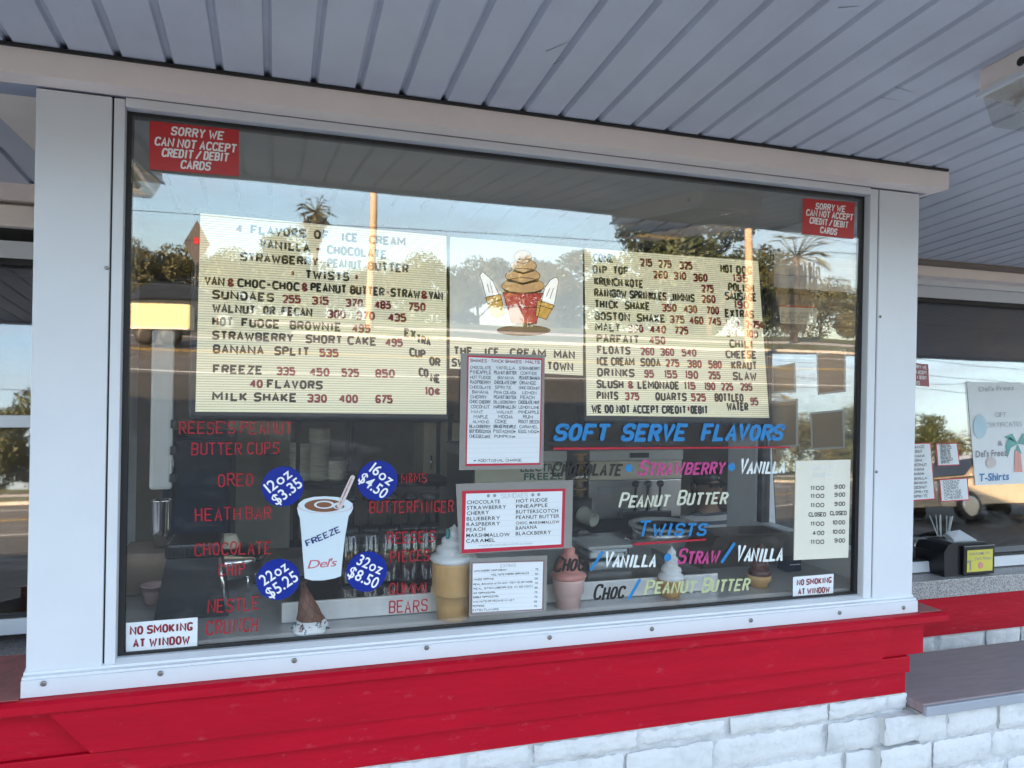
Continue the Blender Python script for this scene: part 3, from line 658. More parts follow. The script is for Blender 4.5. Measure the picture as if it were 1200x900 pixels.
def price_disc(label, c, r, rot, s1, s2, w1, w2):
    pl = GF; C = pl.hit(*c); R_ = r * mpp(*c, 0); m = MB(); th = radians(rot)
    ring = [C + V((1, 0, 0)) * cos(i * pi / 24) * R_ + pl.up * sin(i * pi / 24) * R_ for i in range(48)]
    m.prism(ring, pl.n * .0006); t = m.build('price_sticker', M_disc); tag(t, label, 'sticker', 'round blue price stickers')
    ex = V((cos(th), 0, 0)) + pl.up * sin(th); ey = V((-sin(th), 0, 0)) + pl.up * cos(th); m = MB(); k = R_ / 24.0
    type_text(m, s1, C - ex * w1 * k + ey * 3 * k, C + ex * w1 * k + ey * 3 * k, 12.5 * k, ey, pl.n, 1, lift=.001, gap=.085)
    type_text(m, s2, C - ex * w2 * k - ey * 14 * k, C + ex * w2 * k - ey * 14 * k, 13 * k, ey, pl.n, 1, lift=.001, gap=.085)
    m.build('lettering', M_whiteink, t)
price_disc('round blue price sticker for the 12oz size, upper left of the cup decal', (331.5, 570), 24.6, 38, '12oz', '$3.35', 16.5, 19)
price_disc('round blue price sticker for the 16oz size, upper right of the cup decal', (442.3, 563), 23.7, -37, '16oz', '$4.50', 15.5, 19)
price_disc('round blue price sticker for the 22oz size, lower left of the cup decal', (326, 679), 25.4, 33, '22oz', '$5.25', 16.5, 19)
price_disc('round blue price sticker for the 32oz size, lower right of the cup decal', (429.8, 669.8), 23.9, -27, '32oz', '$8.50', 16, 19)

def cup_decal():
    q = z3(290, 530, 5.295); pl = GF; m = MB(); h = lambda x, y: pl.hit(*q(x, y))
    rim = [(308, 345), (318, 318), (350, 292), (410, 277), (480, 273), (560, 278), (620, 296), (652, 318), (656, 345), (645, 372), (628, 395)]
    body = rim + [(606, 520), (592, 640), (580, 768), (540, 782), (470, 795), (400, 795), (355, 782), (345, 660), (335, 520), (325, 410), (314, 380)]
    m.prism([h(*p) for p in body], pl.n * .0006); t = m.build('cup_decal', M_cup); tag(t, 'pale blue paper cup decal with brown frozen drink and straw, among the price stickers', 'decal')
    def ell(cx, cy, rx, ry, n=28): return [(cx + rx * cos(i * 2 * pi / n), cy + ry * sin(i * 2 * pi / n)) for i in range(n)]
    def flat(name, polys, M, lift):
        m = MB()
        for p in polys: m.add([h(*a) + pl.n * lift for a in p], [tuple(range(len(p)))])
        return m.build(name, M, t)
    flat('drink', [ell(475, 330, 122, 40)], M_choc, .001)
    flat('rim', [ell(477, 325, 64, 25), ell(572, 332, 42, 22)], M_cup, .0014)
    flat('foam', [ell(475, 325, 48, 17), ell(572, 336, 30, 13)], M_choc, .0018)
    flat('straw', [[(552, 335), (640, 146), (655, 140), (668, 152), (585, 345), (570, 350)]], mat('pale_pink_straw', (.68, .60, .60), .4), .0022)
    m = MB(); px_text(m, pl, 'FLAVORSTRAW', q(572, 332), q(650, 162), 3.2, lift=.0028, hw=.13); m.build('straw_print', M_darkred, t)
    m = MB(); a, b = h(368, 586), h(583, 492); ex = (b - a).normalized(); ey = pl.n.cross(ex) * -1; ey = ey if ey.z > 0 else -ey
    stroke_text(m, 'FREEZE', a, b, 7.6 * mpp(380, 630, 0), ey, pl.n, hw=.15, lift=.0012, pen=.45, gap=1.7); m.build('lettering', M_navy, t)
    m = MB(); px_text(m, pl, "Del's", q(372, 722), q(548, 706), 9.5, typed=True, lift=.0012, bold=0, shear=.3, gap=.02); m.build('script_lettering', M_coral, t)
    m = MB(); R = random.Random(2)
    for i in range(46):
        u = i / 45 * pi; x, y = 482 - 168 * cos(u), 335 + 45 * sin(u) - 3 + R.uniform(-3, 3); c = h(x, y) + pl.n * .0012; r = .0011
        m.add([c + V((r, 0, 0)), c + V((0, 0, r)), c - V((r, 0, 0)), c - V((0, 0, r))], [(0, 1, 2, 3)])
    m.build('rim_dots', M_coral, t)
cup_decal()

# ------------------------------------------------------------------ sheets taped on the glass
def sheet(name, label, outer, red_, white, M_out=M_laminate, M_b=M_redborder):
    m = MB(); px_card(m, GF, outer, .0006, .0006); t = m.build(name, M_out); tag(t, label, 'menu sheet')
    if red_: m = MB(); px_card(m, GF, red_, .0003, .0014); m.build('red_border', M_b, t)
    m = MB(); px_card(m, GF, white, .0003, .0019); m.build('paper', M_paper, t)
    return t
q = z3(520, 400, 5.62)
t = sheet('shake_list', 'tall white handwritten shake flavors sheet with red border taped over the town sign', [q(112, 78), q(665, 88), q(655, 838), q(100, 848)], [q(155, 92), q(650, 112), q(634, 812), q(143, 822)], [q(164, 104), q(640, 124), q(627, 800), q(151, 806)])
m = MB(); k = dict(lift=.0024, hw=.075, jit=.7, rnd=True, gap=1.4)
cols = [['CHOCOLATE', 'PINEAPPLE', 'HOT FUDGE', 'RASPBERRY', 'CHOCOLATE', 'BANANA', 'CHERRY', 'CHOC CHERRY', 'COCONUT', 'MINT', 'MAPLE', 'ALMOND', 'BLACKBERRY', 'BUTTERSCOTCH', 'CHEESECAKE'],
        ['VANILLA', 'PEANUT BUTTER', 'BANANA', 'CHOCOLATE CHIP', 'SPRITE', 'PINA COLADA', 'PEANUT BUTTER', 'BLUEBERRY', 'MARSHMALLOW', 'WALNUT', 'MOCHA', 'COKE', 'ORANGE PINEAPPLE', 'PISTACHIO*', 'PUMPKIN*'],
        ['STRAWBERRY', 'COFFEE', 'PEANUT BANANA', 'ORANGE', 'CHOC COCONUT', 'LEMON', 'PEACH', 'CHOCOLATE MINT', 'LEMON LIME', 'PINEAPPLE', 'RUM', 'ROOT BEER', 'CARAMEL', 'EGG NOG*']]
for ci, (c, xa, xb) in enumerate(zip(cols, (172, 330, 494), (312, 478, 632))):
    for i, w in enumerate(c):
        y = 180 + i * 32.4 + ci * 3 - i * .2 * ci; wd = min(xb - xa, 22 + len(w) * 14.5); x = xa + (xb - xa - wd) * random.uniform(.1, .7) - i * .4
        px_text(m, GF, w, q(x, y), q(x + wd, y + 3), 20 / 5.62 * random.uniform(.9, 1.08), **k)
px_text(m, GF, '* ADDITIONAL CHARGE', q(195, 793), q(512, 790), 3.0, **k); m.build('handwriting', M_blueink, t)
m = MB(); px_text(m, GF, 'SHAKES · THICK SHAKES · MALTS', q(172, 136), q(630, 148), 3.6, lift=.0024, hw=.09); m.build('heading', M_darkred, t)
m = MB()
for i in range(20):
    y = 186 + i * 32.4; a, b = GF.hit(*q(160 - i * .4, y)) + GF.n * .0023, GF.hit(*q(636 - i * .4, y + 4 - i * .5)) + GF.n * .0023; m.add([a, b, b + V((0, 0, .0007)), a + V((0, 0, .0007))], [(0, 1, 2, 3)])
m.build('ruled_lines', mat('faint_line', (.55, .62, .68), .6), t)
q = z3(520, 550, 5)
t = sheet('sundae_list', 'wide white sundae toppings sheet with red border in a grey sleeve', [q(70, 85), q(757, 62), q(750, 460), q(90, 498)], [q(107, 125), q(712, 112), q(702, 455), q(104, 492)], [q(130, 142), q(694, 127), q(686, 438), q(119, 468)])
m = MB(); k = dict(typed=True, lift=.0024, bold=1, gap=.10)
for i, w in enumerate(['CHOCOLATE', 'STRAWBERRY', 'CHERRY', 'BLUEBERRY', 'RASPBERRY', 'PEACH', 'MARSHMALLOW', 'CARAMEL']):
    y = 203 + i * 32.3; px_text(m, GF, w, q(135 - i * .8, y), q(135 + len(w) * 21.5 + (14 if 'W' in w or 'M' in w else 0), y - 6), 4.1, **k)
for i, w in enumerate(['HOT FUDGE', 'PINEAPPLE', 'BUTTERSCOTCH', 'PEANUT BUTTER', 'CHOC. MARSHMALLOW', 'BANANA', 'BLACKBERRY']):
    y = 195 + i * 31.8; px_text(m, GF, w, q(422 - i * .4, y), q(min(422 + len(w) * 20.5, 676), y - 8), 4.0 if len(w) < 15 else 3.2, **k)
m.build('lettering', M_ink, t)
m = MB(); px_text(m, GF, 'SUNDAES', q(336, 168), q(490, 163), 5.2, lift=.0024, hw=.04)
px_text(m, GF, '* NUTS OR WHIP CREAM EXTRA & CHERRY', q(205, 451), q(520, 437), 1.8, lift=.0024, hw=.07)
m.build('heading', M_greyink, t)
m = MB()
for x, y in ((260, 154), (297, 153), (520, 149), (555, 147)):
    c = GF.hit(*q(x, y)); m.add([c + V((cos(i * pi / 6) * .0048, 0, sin(i * pi / 6) * .0048)) + GF.n * .0024 for i in range(12)], [tuple(range(12))])
m.build('bullets', M_greyink, t)
m = MB()
for i in range(8):
    y = 210 + i * 32.2; a, b = GF.hit(*q(132, y)) + GF.n * .0023, GF.hit(*q(690, y - 18)) + GF.n * .0023; m.add([a, b, b + V((0, 0, .0008)), a + V((0, 0, .0008))], [(0, 1, 2, 3)])
m.build('ruled_lines', MATS['faint_line'], t)
t = sheet('extras_list', 'small white price list of extras in a grey red-edged sleeve below the sundae sheet', [q(152, 522), q(605, 504), q(600, 828), q(148, 862)], [q(160, 545), q(590, 530), q(583, 824), q(156, 848)], [q(169, 551), q(581, 539), q(574, 816), q(165, 838)], M_b=mat('dull_mauve_border', (.22, .13, .14), .4))
m = MB(); k = dict(lift=.0024, hw=.085, gap=1.5)
ex_rows = [('WITH CHERRY WHIP CREAM', 175, 365, 601), ('INCL NUTS CHERRY SPRINKLES', 275, 497, 622), ('MIXED TOPPING', 175, 290, 650), ('REAL BANANA WITH ANY ITEM 1.5 OR MORE', 172, 520, 678), ('REAL STRAWBERRIES IN SEASON', 172, 520, 704),
           ('NUT TOPPING EXTRA', 170, 300, 730), ('BUBBLE TOPPING EXTRA', 170, 320, 754), ('WALNUTS OR PECANS IN WET', 169, 412, 780), ('PEPPERS', 168, 236, 806), ('EXTRA FLAVORS', 167, 320, 830)]
for s_, xa, xb, y in ex_rows: px_text(m, GF, s_, q(xa, y), q(xb, y - (xb - xa) * .045), 2.1, **k)
for i, s_ in enumerate(['75', '50', '50', '75', '95', '75', '75', '65', '75']): px_text(m, GF, s_, q(534 - i, 590 + i * 27), q(552 - i, 589 + i * 27), 2.1, **k)
m.build('lettering', M_ink, t)
m = MB(); px_text(m, GF, 'EXTRAS', q(331, 574), q(420, 569), 3.6, lift=.0024, hw=.05); m.build('heading', M_greyink, t)
m = MB()
for i in range(10):
    y = 608 + i * 26; a, b = GF.hit(*q(168, y)) + GF.n * .0023, GF.hit(*q(578, y - 16)) + GF.n * .0023; m.add([a, b, b + V((0, 0, .0008)), a + V((0, 0, .0008))], [(0, 1, 2, 3)])
m.build('ruled_lines', MATS['faint_line'], t)
q = z3(820, 520, 4.5)
m = MB(); px_card(m, GF, [q(502, 90), q(790, 83), q(778, 598), q(492, 612)], .004, .0008); t = m.build('hours_sign', M_paper2); tag(t, 'cream board of opening hours hung at the right edge of the glass', 'sign')
m = MB(); k = dict(lift=.0055, hw=.1, gap=1.6)
for i, (a, b) in enumerate([('11:00', '9:00'), ('11:00', '9:00'), ('11:00', '9:00'), ('CLOSED', 'CLOSED'), ('11:00', '10:00'), ('4:00', '10:00'), ('11:00', '9:00')]):
    y = (243, 285, 333, 382, 431, 480, 526)[i]; wide = a == 'CLOSED'
    px_text(m, GF, a, q(568 if wide else 578 + (10 if len(a) < 5 else 0), y), q(659 if wide else 650, y - 1), 4.6, **k); px_text(m, GF, b, q(680 if wide else 694 + (10 if len(b) < 5 else 0), y - 7), q(768 if wide else 760, y - 8), 4.6, **k)
m.build('lettering', M_ink, t)
m = MB(); px_text(m, GF, 'HOURS OF', q(585, 140), q(720, 134), 6, lift=.0055, hw=.12); px_text(m, GF, 'BUSINESS', q(590, 180), q(700, 176), 6, lift=.0055, hw=.12); m.build('faded_heading', mat('faded_white', (.78, .79, .74), .5), t)

# ------------------------------------------------------------------ backlit menu boards hung in the bay, leaning a little
YT, YB, ZT, ZB = .72, .64, 2.15, 1.48
lean = (YT - YB) / (ZT - ZB)
BP = Plane((0, YB, ZB), (0, -1, lean), (0, lean, 1))
def board(name, label, quad, grow, face_mat, face_name='letter_panel'):
    t = thing(name, label, 'menu board', BP.hit(*quad[3]))
    (a, b, c, d) = quad; g = grow
    o = [(a[0] - g[0], a[1] - g[1]), (b[0] + g[2], b[1] - g[1]), (c[0] + g[2], c[1] + g[3]), (d[0] - g[0], d[1] + g[3])]
    m = MB(); px_card(m, BP, o, -.09, -.004); 
    bm = bmesh.new(); vs = [bm.verts.new(v) for v in m.v]; [bm.faces.new([vs[i] for i in f]) for f in m.f]
    bmesh.ops.recalc_face_normals(bm, faces=bm.faces[:]); bmesh.ops.bevel(bm, geom=bm.edges[:], offset=.012, segments=3, affect='EDGES', profile=.5)
    m = MB(); m.addbm(bm); m.build('frame', M_frame, t)
    m = MB(); px_card(m, BP, quad, .004, -.0015); f = m.build(face_name, face_mat, t)
    return t, f
def letter_rows(panel, qq, rows, cap):
    for row in rows:
        blk = MB(); rd = MB()
        for s_, xa, ya, xb, yb, c in row:
            px_text(rd if c else blk, BP, s_, qq(xa, ya), qq(xb, yb), cap * (1.0 if not c else .95), lift=.0045, hw=.138, gap=2.5, space=3.4)
        if blk.v: blk.build('letter_row', M_ink, panel)
        if rd.v: rd.build('figure_row', M_redink, panel)
q = z3(220, 240, 3.75)
t, p = board('menu_board', 'left backlit letter board of flavors, sundaes and freeze prices', [(235, 250), (523, 277), (523, 485.5), (229, 482.5)], (10, 7, 3, 8), M_board)
def nums(*a): return [(s_, x0, y, x1, y + (x1 - x0) * .02, 1) for s_, x0, x1, y in a]
letter_rows(p, q, [
 [('4', 213, 122, 241, 124, 1), ('FLAVORS', 275, 128, 520, 146, 0), ('OF', 553, 149, 622, 154, 0), ('ICE', 672, 160, 748, 166, 0), ('CREAM', 795, 172, 957, 183, 0)],
 [('VANILLA', 315, 190, 537, 210, 0), ('-', 560, 212, 590, 214, 1), ('CHOCOLATE', 610, 216, 875, 238, 0)],
 [('STRAWBERRY', 230, 247, 575, 270, 0), ('PEANUT', 612, 275, 765, 284, 0), ('BUTTER', 790, 287, 970, 300, 0)],
 [('+', 450, 318, 472, 319, 1), ('TWISTS', 515, 324, 710, 336, 0), ('+', 730, 335, 752, 336, 1)],
 [('VAN', 73, 352, 163, 358, 0), ('&', 175, 360, 206, 361, 1), ('CHOC-CHOC', 217, 361, 492, 380, 0), ('&', 500, 380, 530, 381, 1), ('PEANUT BUTTER', 538, 380, 865, 402, 0), ('-', 868, 402, 888, 403, 1), ('STRAW', 890, 404, 1022, 413, 0), ('&', 1025, 413, 1055, 415, 1), ('VAN', 1057, 415, 1122, 420, 0)],
 [('SUNDAES', 107, 412, 380, 427, 0)] + nums(('255', 415, 497, 432), ('315', 545, 620, 439), ('370', 693, 770, 449), ('485', 820, 893, 457), ('750', 967, 1045, 466)),
 [('WALNUT', 107, 472, 298, 481, 0), ('OR', 330, 482, 385, 485, 0), ('PECAN', 410, 486, 548, 492, 0)] + nums(('300', 613, 695, 498), ('370', 740, 822, 505), ('435', 880, 960, 513)),
 [('HOT', 107, 530, 200, 534, 0), ('FUDGE', 235, 536, 405, 544, 0), ('BROWNIE', 447, 547, 675, 557, 0)] + nums(('495', 722, 803, 561)),
 [('STRAWBERRY', 107, 591, 465, 604, 0), ('SHORT', 517, 607, 680, 613, 0), ('CAKE', 700, 614, 830, 619, 0)] + nums(('495', 868, 945, 622)),
 [('BANANA', 110, 652, 335, 658, 0), ('SPLIT', 380, 660, 535, 664, 0)] + nums(('535', 578, 663, 668)),
 [('FREEZE', 110, 740, 330, 745, 0)] + nums(('335', 390, 473, 748), ('450', 535, 623, 752), ('525', 675, 753, 755), ('850', 823, 910, 758)),
 [('40', 273, 803, 330, 805, 1), ('FLAVORS', 347, 805, 593, 811, 0)],
 [('MILK', 107, 860, 262, 862, 0), ('SHAKE', 290, 863, 480, 866, 0)] + nums(('330', 525, 612, 867), ('400', 665, 748, 869), ('675', 823, 900, 871)),
 [('EX', 950, 580, 1003, 590, 0), ('TRA', 1003, 606, 1068, 622, 0), ('CUP', 972, 664, 1045, 676, 0), ('OR', 1060, 704, 1110, 712, 0), ('CO', 1013, 752, 1058, 760, 0), ('NE', 1064, 778, 1110, 785, 0), ('10¢', 1040, 836, 1110, 839, 1)]], 9.4)
q = z3(670, 280, 4.092)
t, p = board('menu_board', 'right backlit letter board of cones, shakes and hot dog prices', [(685, 291), (888, 306), (901, 489.5), (687.5, 487)], (2, 7, 6, 9), M_board)
letter_rows(p, q, [
 [('CONE', 100, 109, 200, 115, 0)] + nums(('215', 325, 385, 132), ('275', 413, 478, 139), ('325', 515, 577, 146)) + [('HOT', 710, 161, 772, 166, 0), ('DOG', 786, 167, 862, 172, 0)],
 [('DIP', 98, 165, 168, 169, 0), ('TOP', 195, 170, 270, 173, 0)] + nums(('260', 388, 460, 190), ('310', 487, 548, 196), ('360', 580, 650, 204)) + nums(('135', 768, 845, 207)),
 [('KRUNCH KOTE', 105, 221, 342, 236, 0)] + nums(('275', 620, 680, 257)) + [('POLISH', 747, 250, 873, 257, 0)],
 [('RAINBOW', 105, 276, 262, 285, 0), ('SPRINKLES-JIMMIS', 275, 286, 588, 304, 0)] + nums(('260', 620, 688, 307)) + [('SAUSAGE', 732, 291, 885, 300, 0)],
 [('THICK', 107, 331, 222, 336, 0), ('SHAKE', 252, 338, 375, 343, 0)] + nums(('350', 430, 502, 348), ('430', 535, 600, 355), ('700', 643, 705, 361)) + nums(('190', 775, 848, 334)),
 [('BOSTON', 107, 388, 278, 395, 0), ('SHAKE', 310, 397, 448, 402, 0)] + nums(('375', 468, 540, 404), ('460', 562, 630, 409), ('745', 650, 715, 414)) + [('EXTRAS', 732, 375, 872, 382, 0)],
 [('MALT', 110, 442, 233, 446, 0)] + nums(('360', 268, 342, 448), ('440', 372, 452, 452), ('725', 490, 558, 457)) + [('1-50', 735, 424, 800, 427, 1), ('2-75¢', 832, 428, 918, 432, 1)],
 [('PARFAIT', 117, 496, 322, 502, 0)] + nums(('450', 370, 448, 504)) + [('3-4', 740, 469, 795, 471, 1), ('100', 835, 473, 892, 475, 1)],
 [('FLOATS', 120, 550, 280, 555, 0)] + nums(('260', 327, 395, 557), ('360', 423, 490, 560), ('540', 525, 597, 563)) + [('CHILI', 753, 521, 868, 525, 0)],
 [('ICE CREAM', 115, 605, 300, 609, 0), ('SODA', 327, 610, 425, 612, 0)] + nums(('275', 447, 515, 613), ('380', 552, 622, 617), ('580', 653, 718, 620)) + [('CHEESE', 735, 571, 885, 575, 0)],
 [('DRINKS', 120, 658, 300, 662, 0)] + nums(('95', 345, 393, 664), ('155', 440, 505, 667), ('190', 540, 605, 669), ('255', 652, 712, 672)) + [('KRAUT', 762, 624, 887, 627, 0)],
 [('SLUSH', 117, 714, 247, 717, 0), ('&', 268, 717, 296, 718, 1), ('LEMONADE', 313, 718, 515, 722, 0)] + nums(('115', 535, 592, 722), ('190', 632, 687, 724), ('225', 713, 773, 726), ('295', 805, 865, 727)) + [('SLAW', 770, 676, 885, 678, 0)],
 [('PINTS', 117, 769, 222, 771, 0)] + nums(('375', 253, 323, 772)) + [('QUARTS', 398, 774, 550, 777, 0)] + nums(('525', 570, 642, 777)) + [('BOTTLED', 682, 779, 822, 781, 0)],
 [('WE DO NOT ACCEPT CREDIT', 92, 833, 548, 838, 0), ('+', 550, 832, 566, 832, 1), ('DEBIT', 567, 838, 652, 839, 0), ('WATER', 740, 822, 845, 824, 0)] + nums(('95', 853, 893, 797))], 8.9)
t, p = board('picture_board', 'middle backlit board with ice cream picture above a strip of letters', [(527.5, 278), (682, 291), (683, 440), (527, 432)], (2, 7, 2, 4), M_board)
m = MB(); px_card(m, BP, [(527.5, 278), (682, 291), (683, 402.5), (527.3, 398)], .003, .003); pic = m.build('picture', M_pic, t)
q = z3(510, 260, 6)
def ip(name, polys, M, lift):
    m = MB()
    for i, p_ in enumerate(polys): m.add([BP.hit(*q(*a)) + BP.n * (lift + .0001 * i) for a in p_], [tuple(range(len(p_)))])
    return m.build(name, M, pic)
def ell(cx, cy, rx, ry, n=28, a0=0, a1=2 * pi): return [(cx + rx * cos(a0 + i * (a1 - a0) / n), cy + ry * sin(a0 + i * (a1 - a0) / n)) for i in range(n + (0 if a1 - a0 > 6.2 else 1))]
# generic sundae picture: a caramel scoop with fudge down its sides in a red cup, a soft-serve cone either side
ip('swirl_base', [ell(612, 455, 150, 58), ell(610, 385, 122, 54), ell(615, 315, 92, 50), ell(610, 250, 62, 46), [(560, 240), (590, 200), (640, 172), (636, 200), (664, 240)]], mat('caramel_print', (.46, .29, .15), .5, emit=.09), .0062)
ip('fudge', [[(470, 470), (520, 492), (612, 502), (705, 492), (755, 470), (740, 494), (612, 520), (485, 494)], [(495, 400), (612, 432), (728, 400), (716, 424), (612, 446), (508, 424)], [(528, 330), (615, 358), (702, 330), (690, 352), (615, 372), (540, 352)]], mat('fudge_print', (.06, .038, .03), .5, emit=.02), .0072)
ip('cup', [[(470, 500), (755, 505), (705, 720), (530, 715)]], mat('red_print', (.42, .05, .055), .5, emit=.08), .0084)
ip('stem', [[(560, 700), (690, 704), (680, 765), (570, 762)], ell(618, 765, 190, 38)], mat('brown_print', (.15, .075, .045), .5, emit=.04), .0064)
ip('wafer', [[(348, 535), (452, 512), (488, 650), (430, 678), (388, 655)], [(712, 555), (832, 590), (775, 690), (700, 665)]], mat('wafer_print', (.50, .30, .07), .5, emit=.09), .009)
ip('swirl', [[(350, 525), (325, 430), (308, 380), (330, 355), (400, 420), (440, 512)], [(735, 545), (770, 460), (805, 410), (848, 392), (862, 420), (832, 582)]], mat('white_print', (.82, .86, .88), .5, emit=.1), .0095)
m = MB()
def loop(e): return e + [e[0]]
for ln in (loop(ell(612, 455, 150, 58, 20)), loop(ell(610, 385, 122, 54, 18)), loop(ell(615, 315, 92, 50, 16)), loop(ell(610, 250, 62, 46, 14)), [(470, 500), (755, 505), (705, 720), (530, 715), (470, 500)], [(500, 600), (730, 606)], [(350, 525), (325, 430), (308, 380), (330, 355), (400, 420), (440, 512)], [(735, 545), (770, 460), (805, 410), (848, 392), (862, 420), (832, 582)], [(375, 500), (362, 440)], [(400, 505), (380, 430)], [(775, 530), (800, 470)], [(800, 545), (825, 470)], [(348, 535), (452, 512), (488, 650), (430, 678), (388, 655), (348, 535)], [(712, 555), (832, 590), (775, 690), (700, 665), (712, 555)], [(360, 580), (462, 550)], [(705, 585), (822, 618)]):
    for a, b in zip(ln, ln[1:]): m.tube([BP.hit(*q(*a)) + BP.n * .010, BP.hit(*q(*b)) + BP.n * .010], .0012, 4)
m.build('outline', M_ink, pic)
q = z3(520, 400, 5.62)
letter_rows(p, q, [[('THE', 62, 88, 190, 92, 0), ('ICE', 262, 95, 365, 98, 0), ('CREAM', 432, 100, 672, 108, 0), ('MAN', 722, 112, 862, 116, 0)], [('SW', 50, 165, 135, 168, 0), ('TOWN', 678, 188, 852, 194, 0)]], 9)
# ------------------------------------------------------------------ inside the bay: ledge, display cones, toppings
m = MB(); m.box((-.474, .022, .06), (1.984, .95, .918)); m.build('ledge', mat('grey_ledge', (.55, .56, .57), .35, .2, var=.15), bld)
ZL = .9185
def swirl(a, i): return 1 + .035 * sin(2 * a + i * 1.9)
def on_ledge(px_, y, Y): 
    d = ray(px_, y); t_ = (ZL - CAM.z) / d.z; p = CAM + d * t_; return p
def cone_display(name, label, cx, ybase, Y, prof_cup, prof_top, Mc, Mt, cat='display cone', grid=True):
    c = hit(cx, ybase, Y); k = mpp(cx, ybase, Y); c.z = ZL
    t = thing(name, label, cat, c)
    m = MB(); m.lathe(c, [(r * k, z * k) for r, z in prof_cup], 32); m.build('wafer_cup', Mc, t)
    m = MB(); m.lathe(c, [(r * k, z * k) for r, z in prof_top], 32, wob=swirl); m.build('ice_cream', Mt, t)
    return t, c, k
def scallop(z0, r0, z1, n, tip=True):
    out = []
    for i in range(n):
        f = i / n; f2 = (i + 1) / n; r_a = r0 * (1 - f * .88); r_b = r0 * (1 - f2 * .88); za = z0 + (z1 - z0) * f; h = (z1 - z0) / n
        out += [(r_a * .93, za + .02 * h), (r_a, za + h * .3), (r_a * .97, za + h * .62), (max(r_b * .96, .5), za + h * .95)]
    return out + [(.01, z1 + 3)]
t, c, k = cone_display('display_cone', 'large tan plastic soft-serve cone with white swirl standing inside the glass', 530.5, 731, .09, [(17.5, 0), (19, 14), (20.5, 28), (23.5, 29), (24, 30), (24.6, 62), (25, 65), (23, 65.5)], scallop(65, 26.5, 104, 4), M_wafer, M_whip)
m = MB(); p0 = c + V((-9 * k, -6 * k, 84 * k)); m.tube([p0, p0 + V((0, -.002, 19 * k))], [.006, .0055], 10); m.build('spoon', M_teal, t)
cone_display('display_cone', 'pink plastic soft-serve cone standing inside the glass left of the steel pot', 665.5, 720, .10, [(12.5, 0), (14, 14), (14.4, 15), (16.8, 17), (17.4, 30), (18, 32), (17, 32.5)], scallop(32, 19, 68, 4), M_palepink, M_pink)
t, c, k = cone_display('display_cone', 'white swirl sundae cone with fudge drizzle standing on the ledge', 786, 712, .13, [(9, 0), (10.5, 8), (10.8, 9), (13, 11), (13.6, 17), (14, 18), (12, 18)], scallop(17, 13.5, 50, 4), M_wafer, M_whip)
m = MB(); R = random.Random(4)
for i in range(9):
    a = R.uniform(-.9, -.1); z = R.uniform(29, 40); r = 13.5 * (1 - (z - 17) / 37) + .6
    pts = [c + V((cos(a + j * .13) * r * k, sin(a + j * .13) * r * k, (z - j * 2.2) * k)) for j in range(4)]; m.tube(pts, [1.6 * k, 2 * k, 1.8 * k, 1.0 * k], 6)
m.build('fudge_drizzle', M_chocice, t)
t, c, k = cone_display('display_cone', 'small dark chocolate cone standing on the ledge in front of the brown carton', 889.5, 700, .16, [(8, 0), (9, 5), (11, 7), (11.8, 12), (10, 12)], scallop(11, 11, 43, 4), M_wafer, M_chocice)
# upside-down cone with sprinkled scoop
c = hit(363, 741, .08); k = mpp(363, 741, .08); c.z = ZL
t = thing('dropped_cone', 'brown waffle cone lying tip up on a melted white sprinkled scoop', 'display cone', c)
m = MB(); tip = c + V((-9 * k, 0, 58 * k)); base = c + V((1 * k, 0, 8 * k)); ax = (tip - base)
m.lathe(base, [(17.5 * k, 0), (17 * k, ax.length * .05), (12.5 * k, ax.length * .33), (7.5 * k, ax.length * .65), (2.2 * k, ax.length * .96), (.01, ax.length)], 28, ax=ax.normalized()); m.build('waffle_cone', M_brownwaffle, t)
m = MB()
for s_ in (-1, 1):
    for j in range(7):
        pts = []
        for i in range(12):
            f = i / 11; a = s_ * (f * 2.6) + j * 2 * pi / 7; r = (17.6 - 15.5 * f) * k
            q_ = V((0, 0, 1)).rotation_difference(ax.normalized()); pts.append(base + q_ @ V((cos(a) * r, sin(a) * r, f * ax.length * .96)))
        m.tube(pts, .0017, 5)
m.build('waffle_ribs', mat('dark_waffle_rib', (.13, .05, .03), .6), t)
m = MB(); m.lathe(c, [(21 * k, .0005), (22 * k, 3 * k), (20 * k, 9 * k), (17 * k, 14 * k), (.01, 15 * k)], 30, wob=lambda a, i: 1 + .06 * sin(5 * a + i)); sc = m.build('scoop', M_whip, t)
m = MB(); R = random.Random(5)
for i in range(46):
    a = R.uniform(pi, 2 * pi); z = R.uniform(2, 13); r = (22.5 - z * .3) * k; p = c + V((cos(a) * r, sin(a) * r, z * k)); d = V((R.uniform(-1, 1), 0, R.uniform(-1, 1))).normalized() * 1.6 * k
    m.tube([p - d, p + d], .55 * k, 5, R.randrange(4))
m.build('sprinkles', [M_redink, M_disc, M_chocice, M_teal], sc)

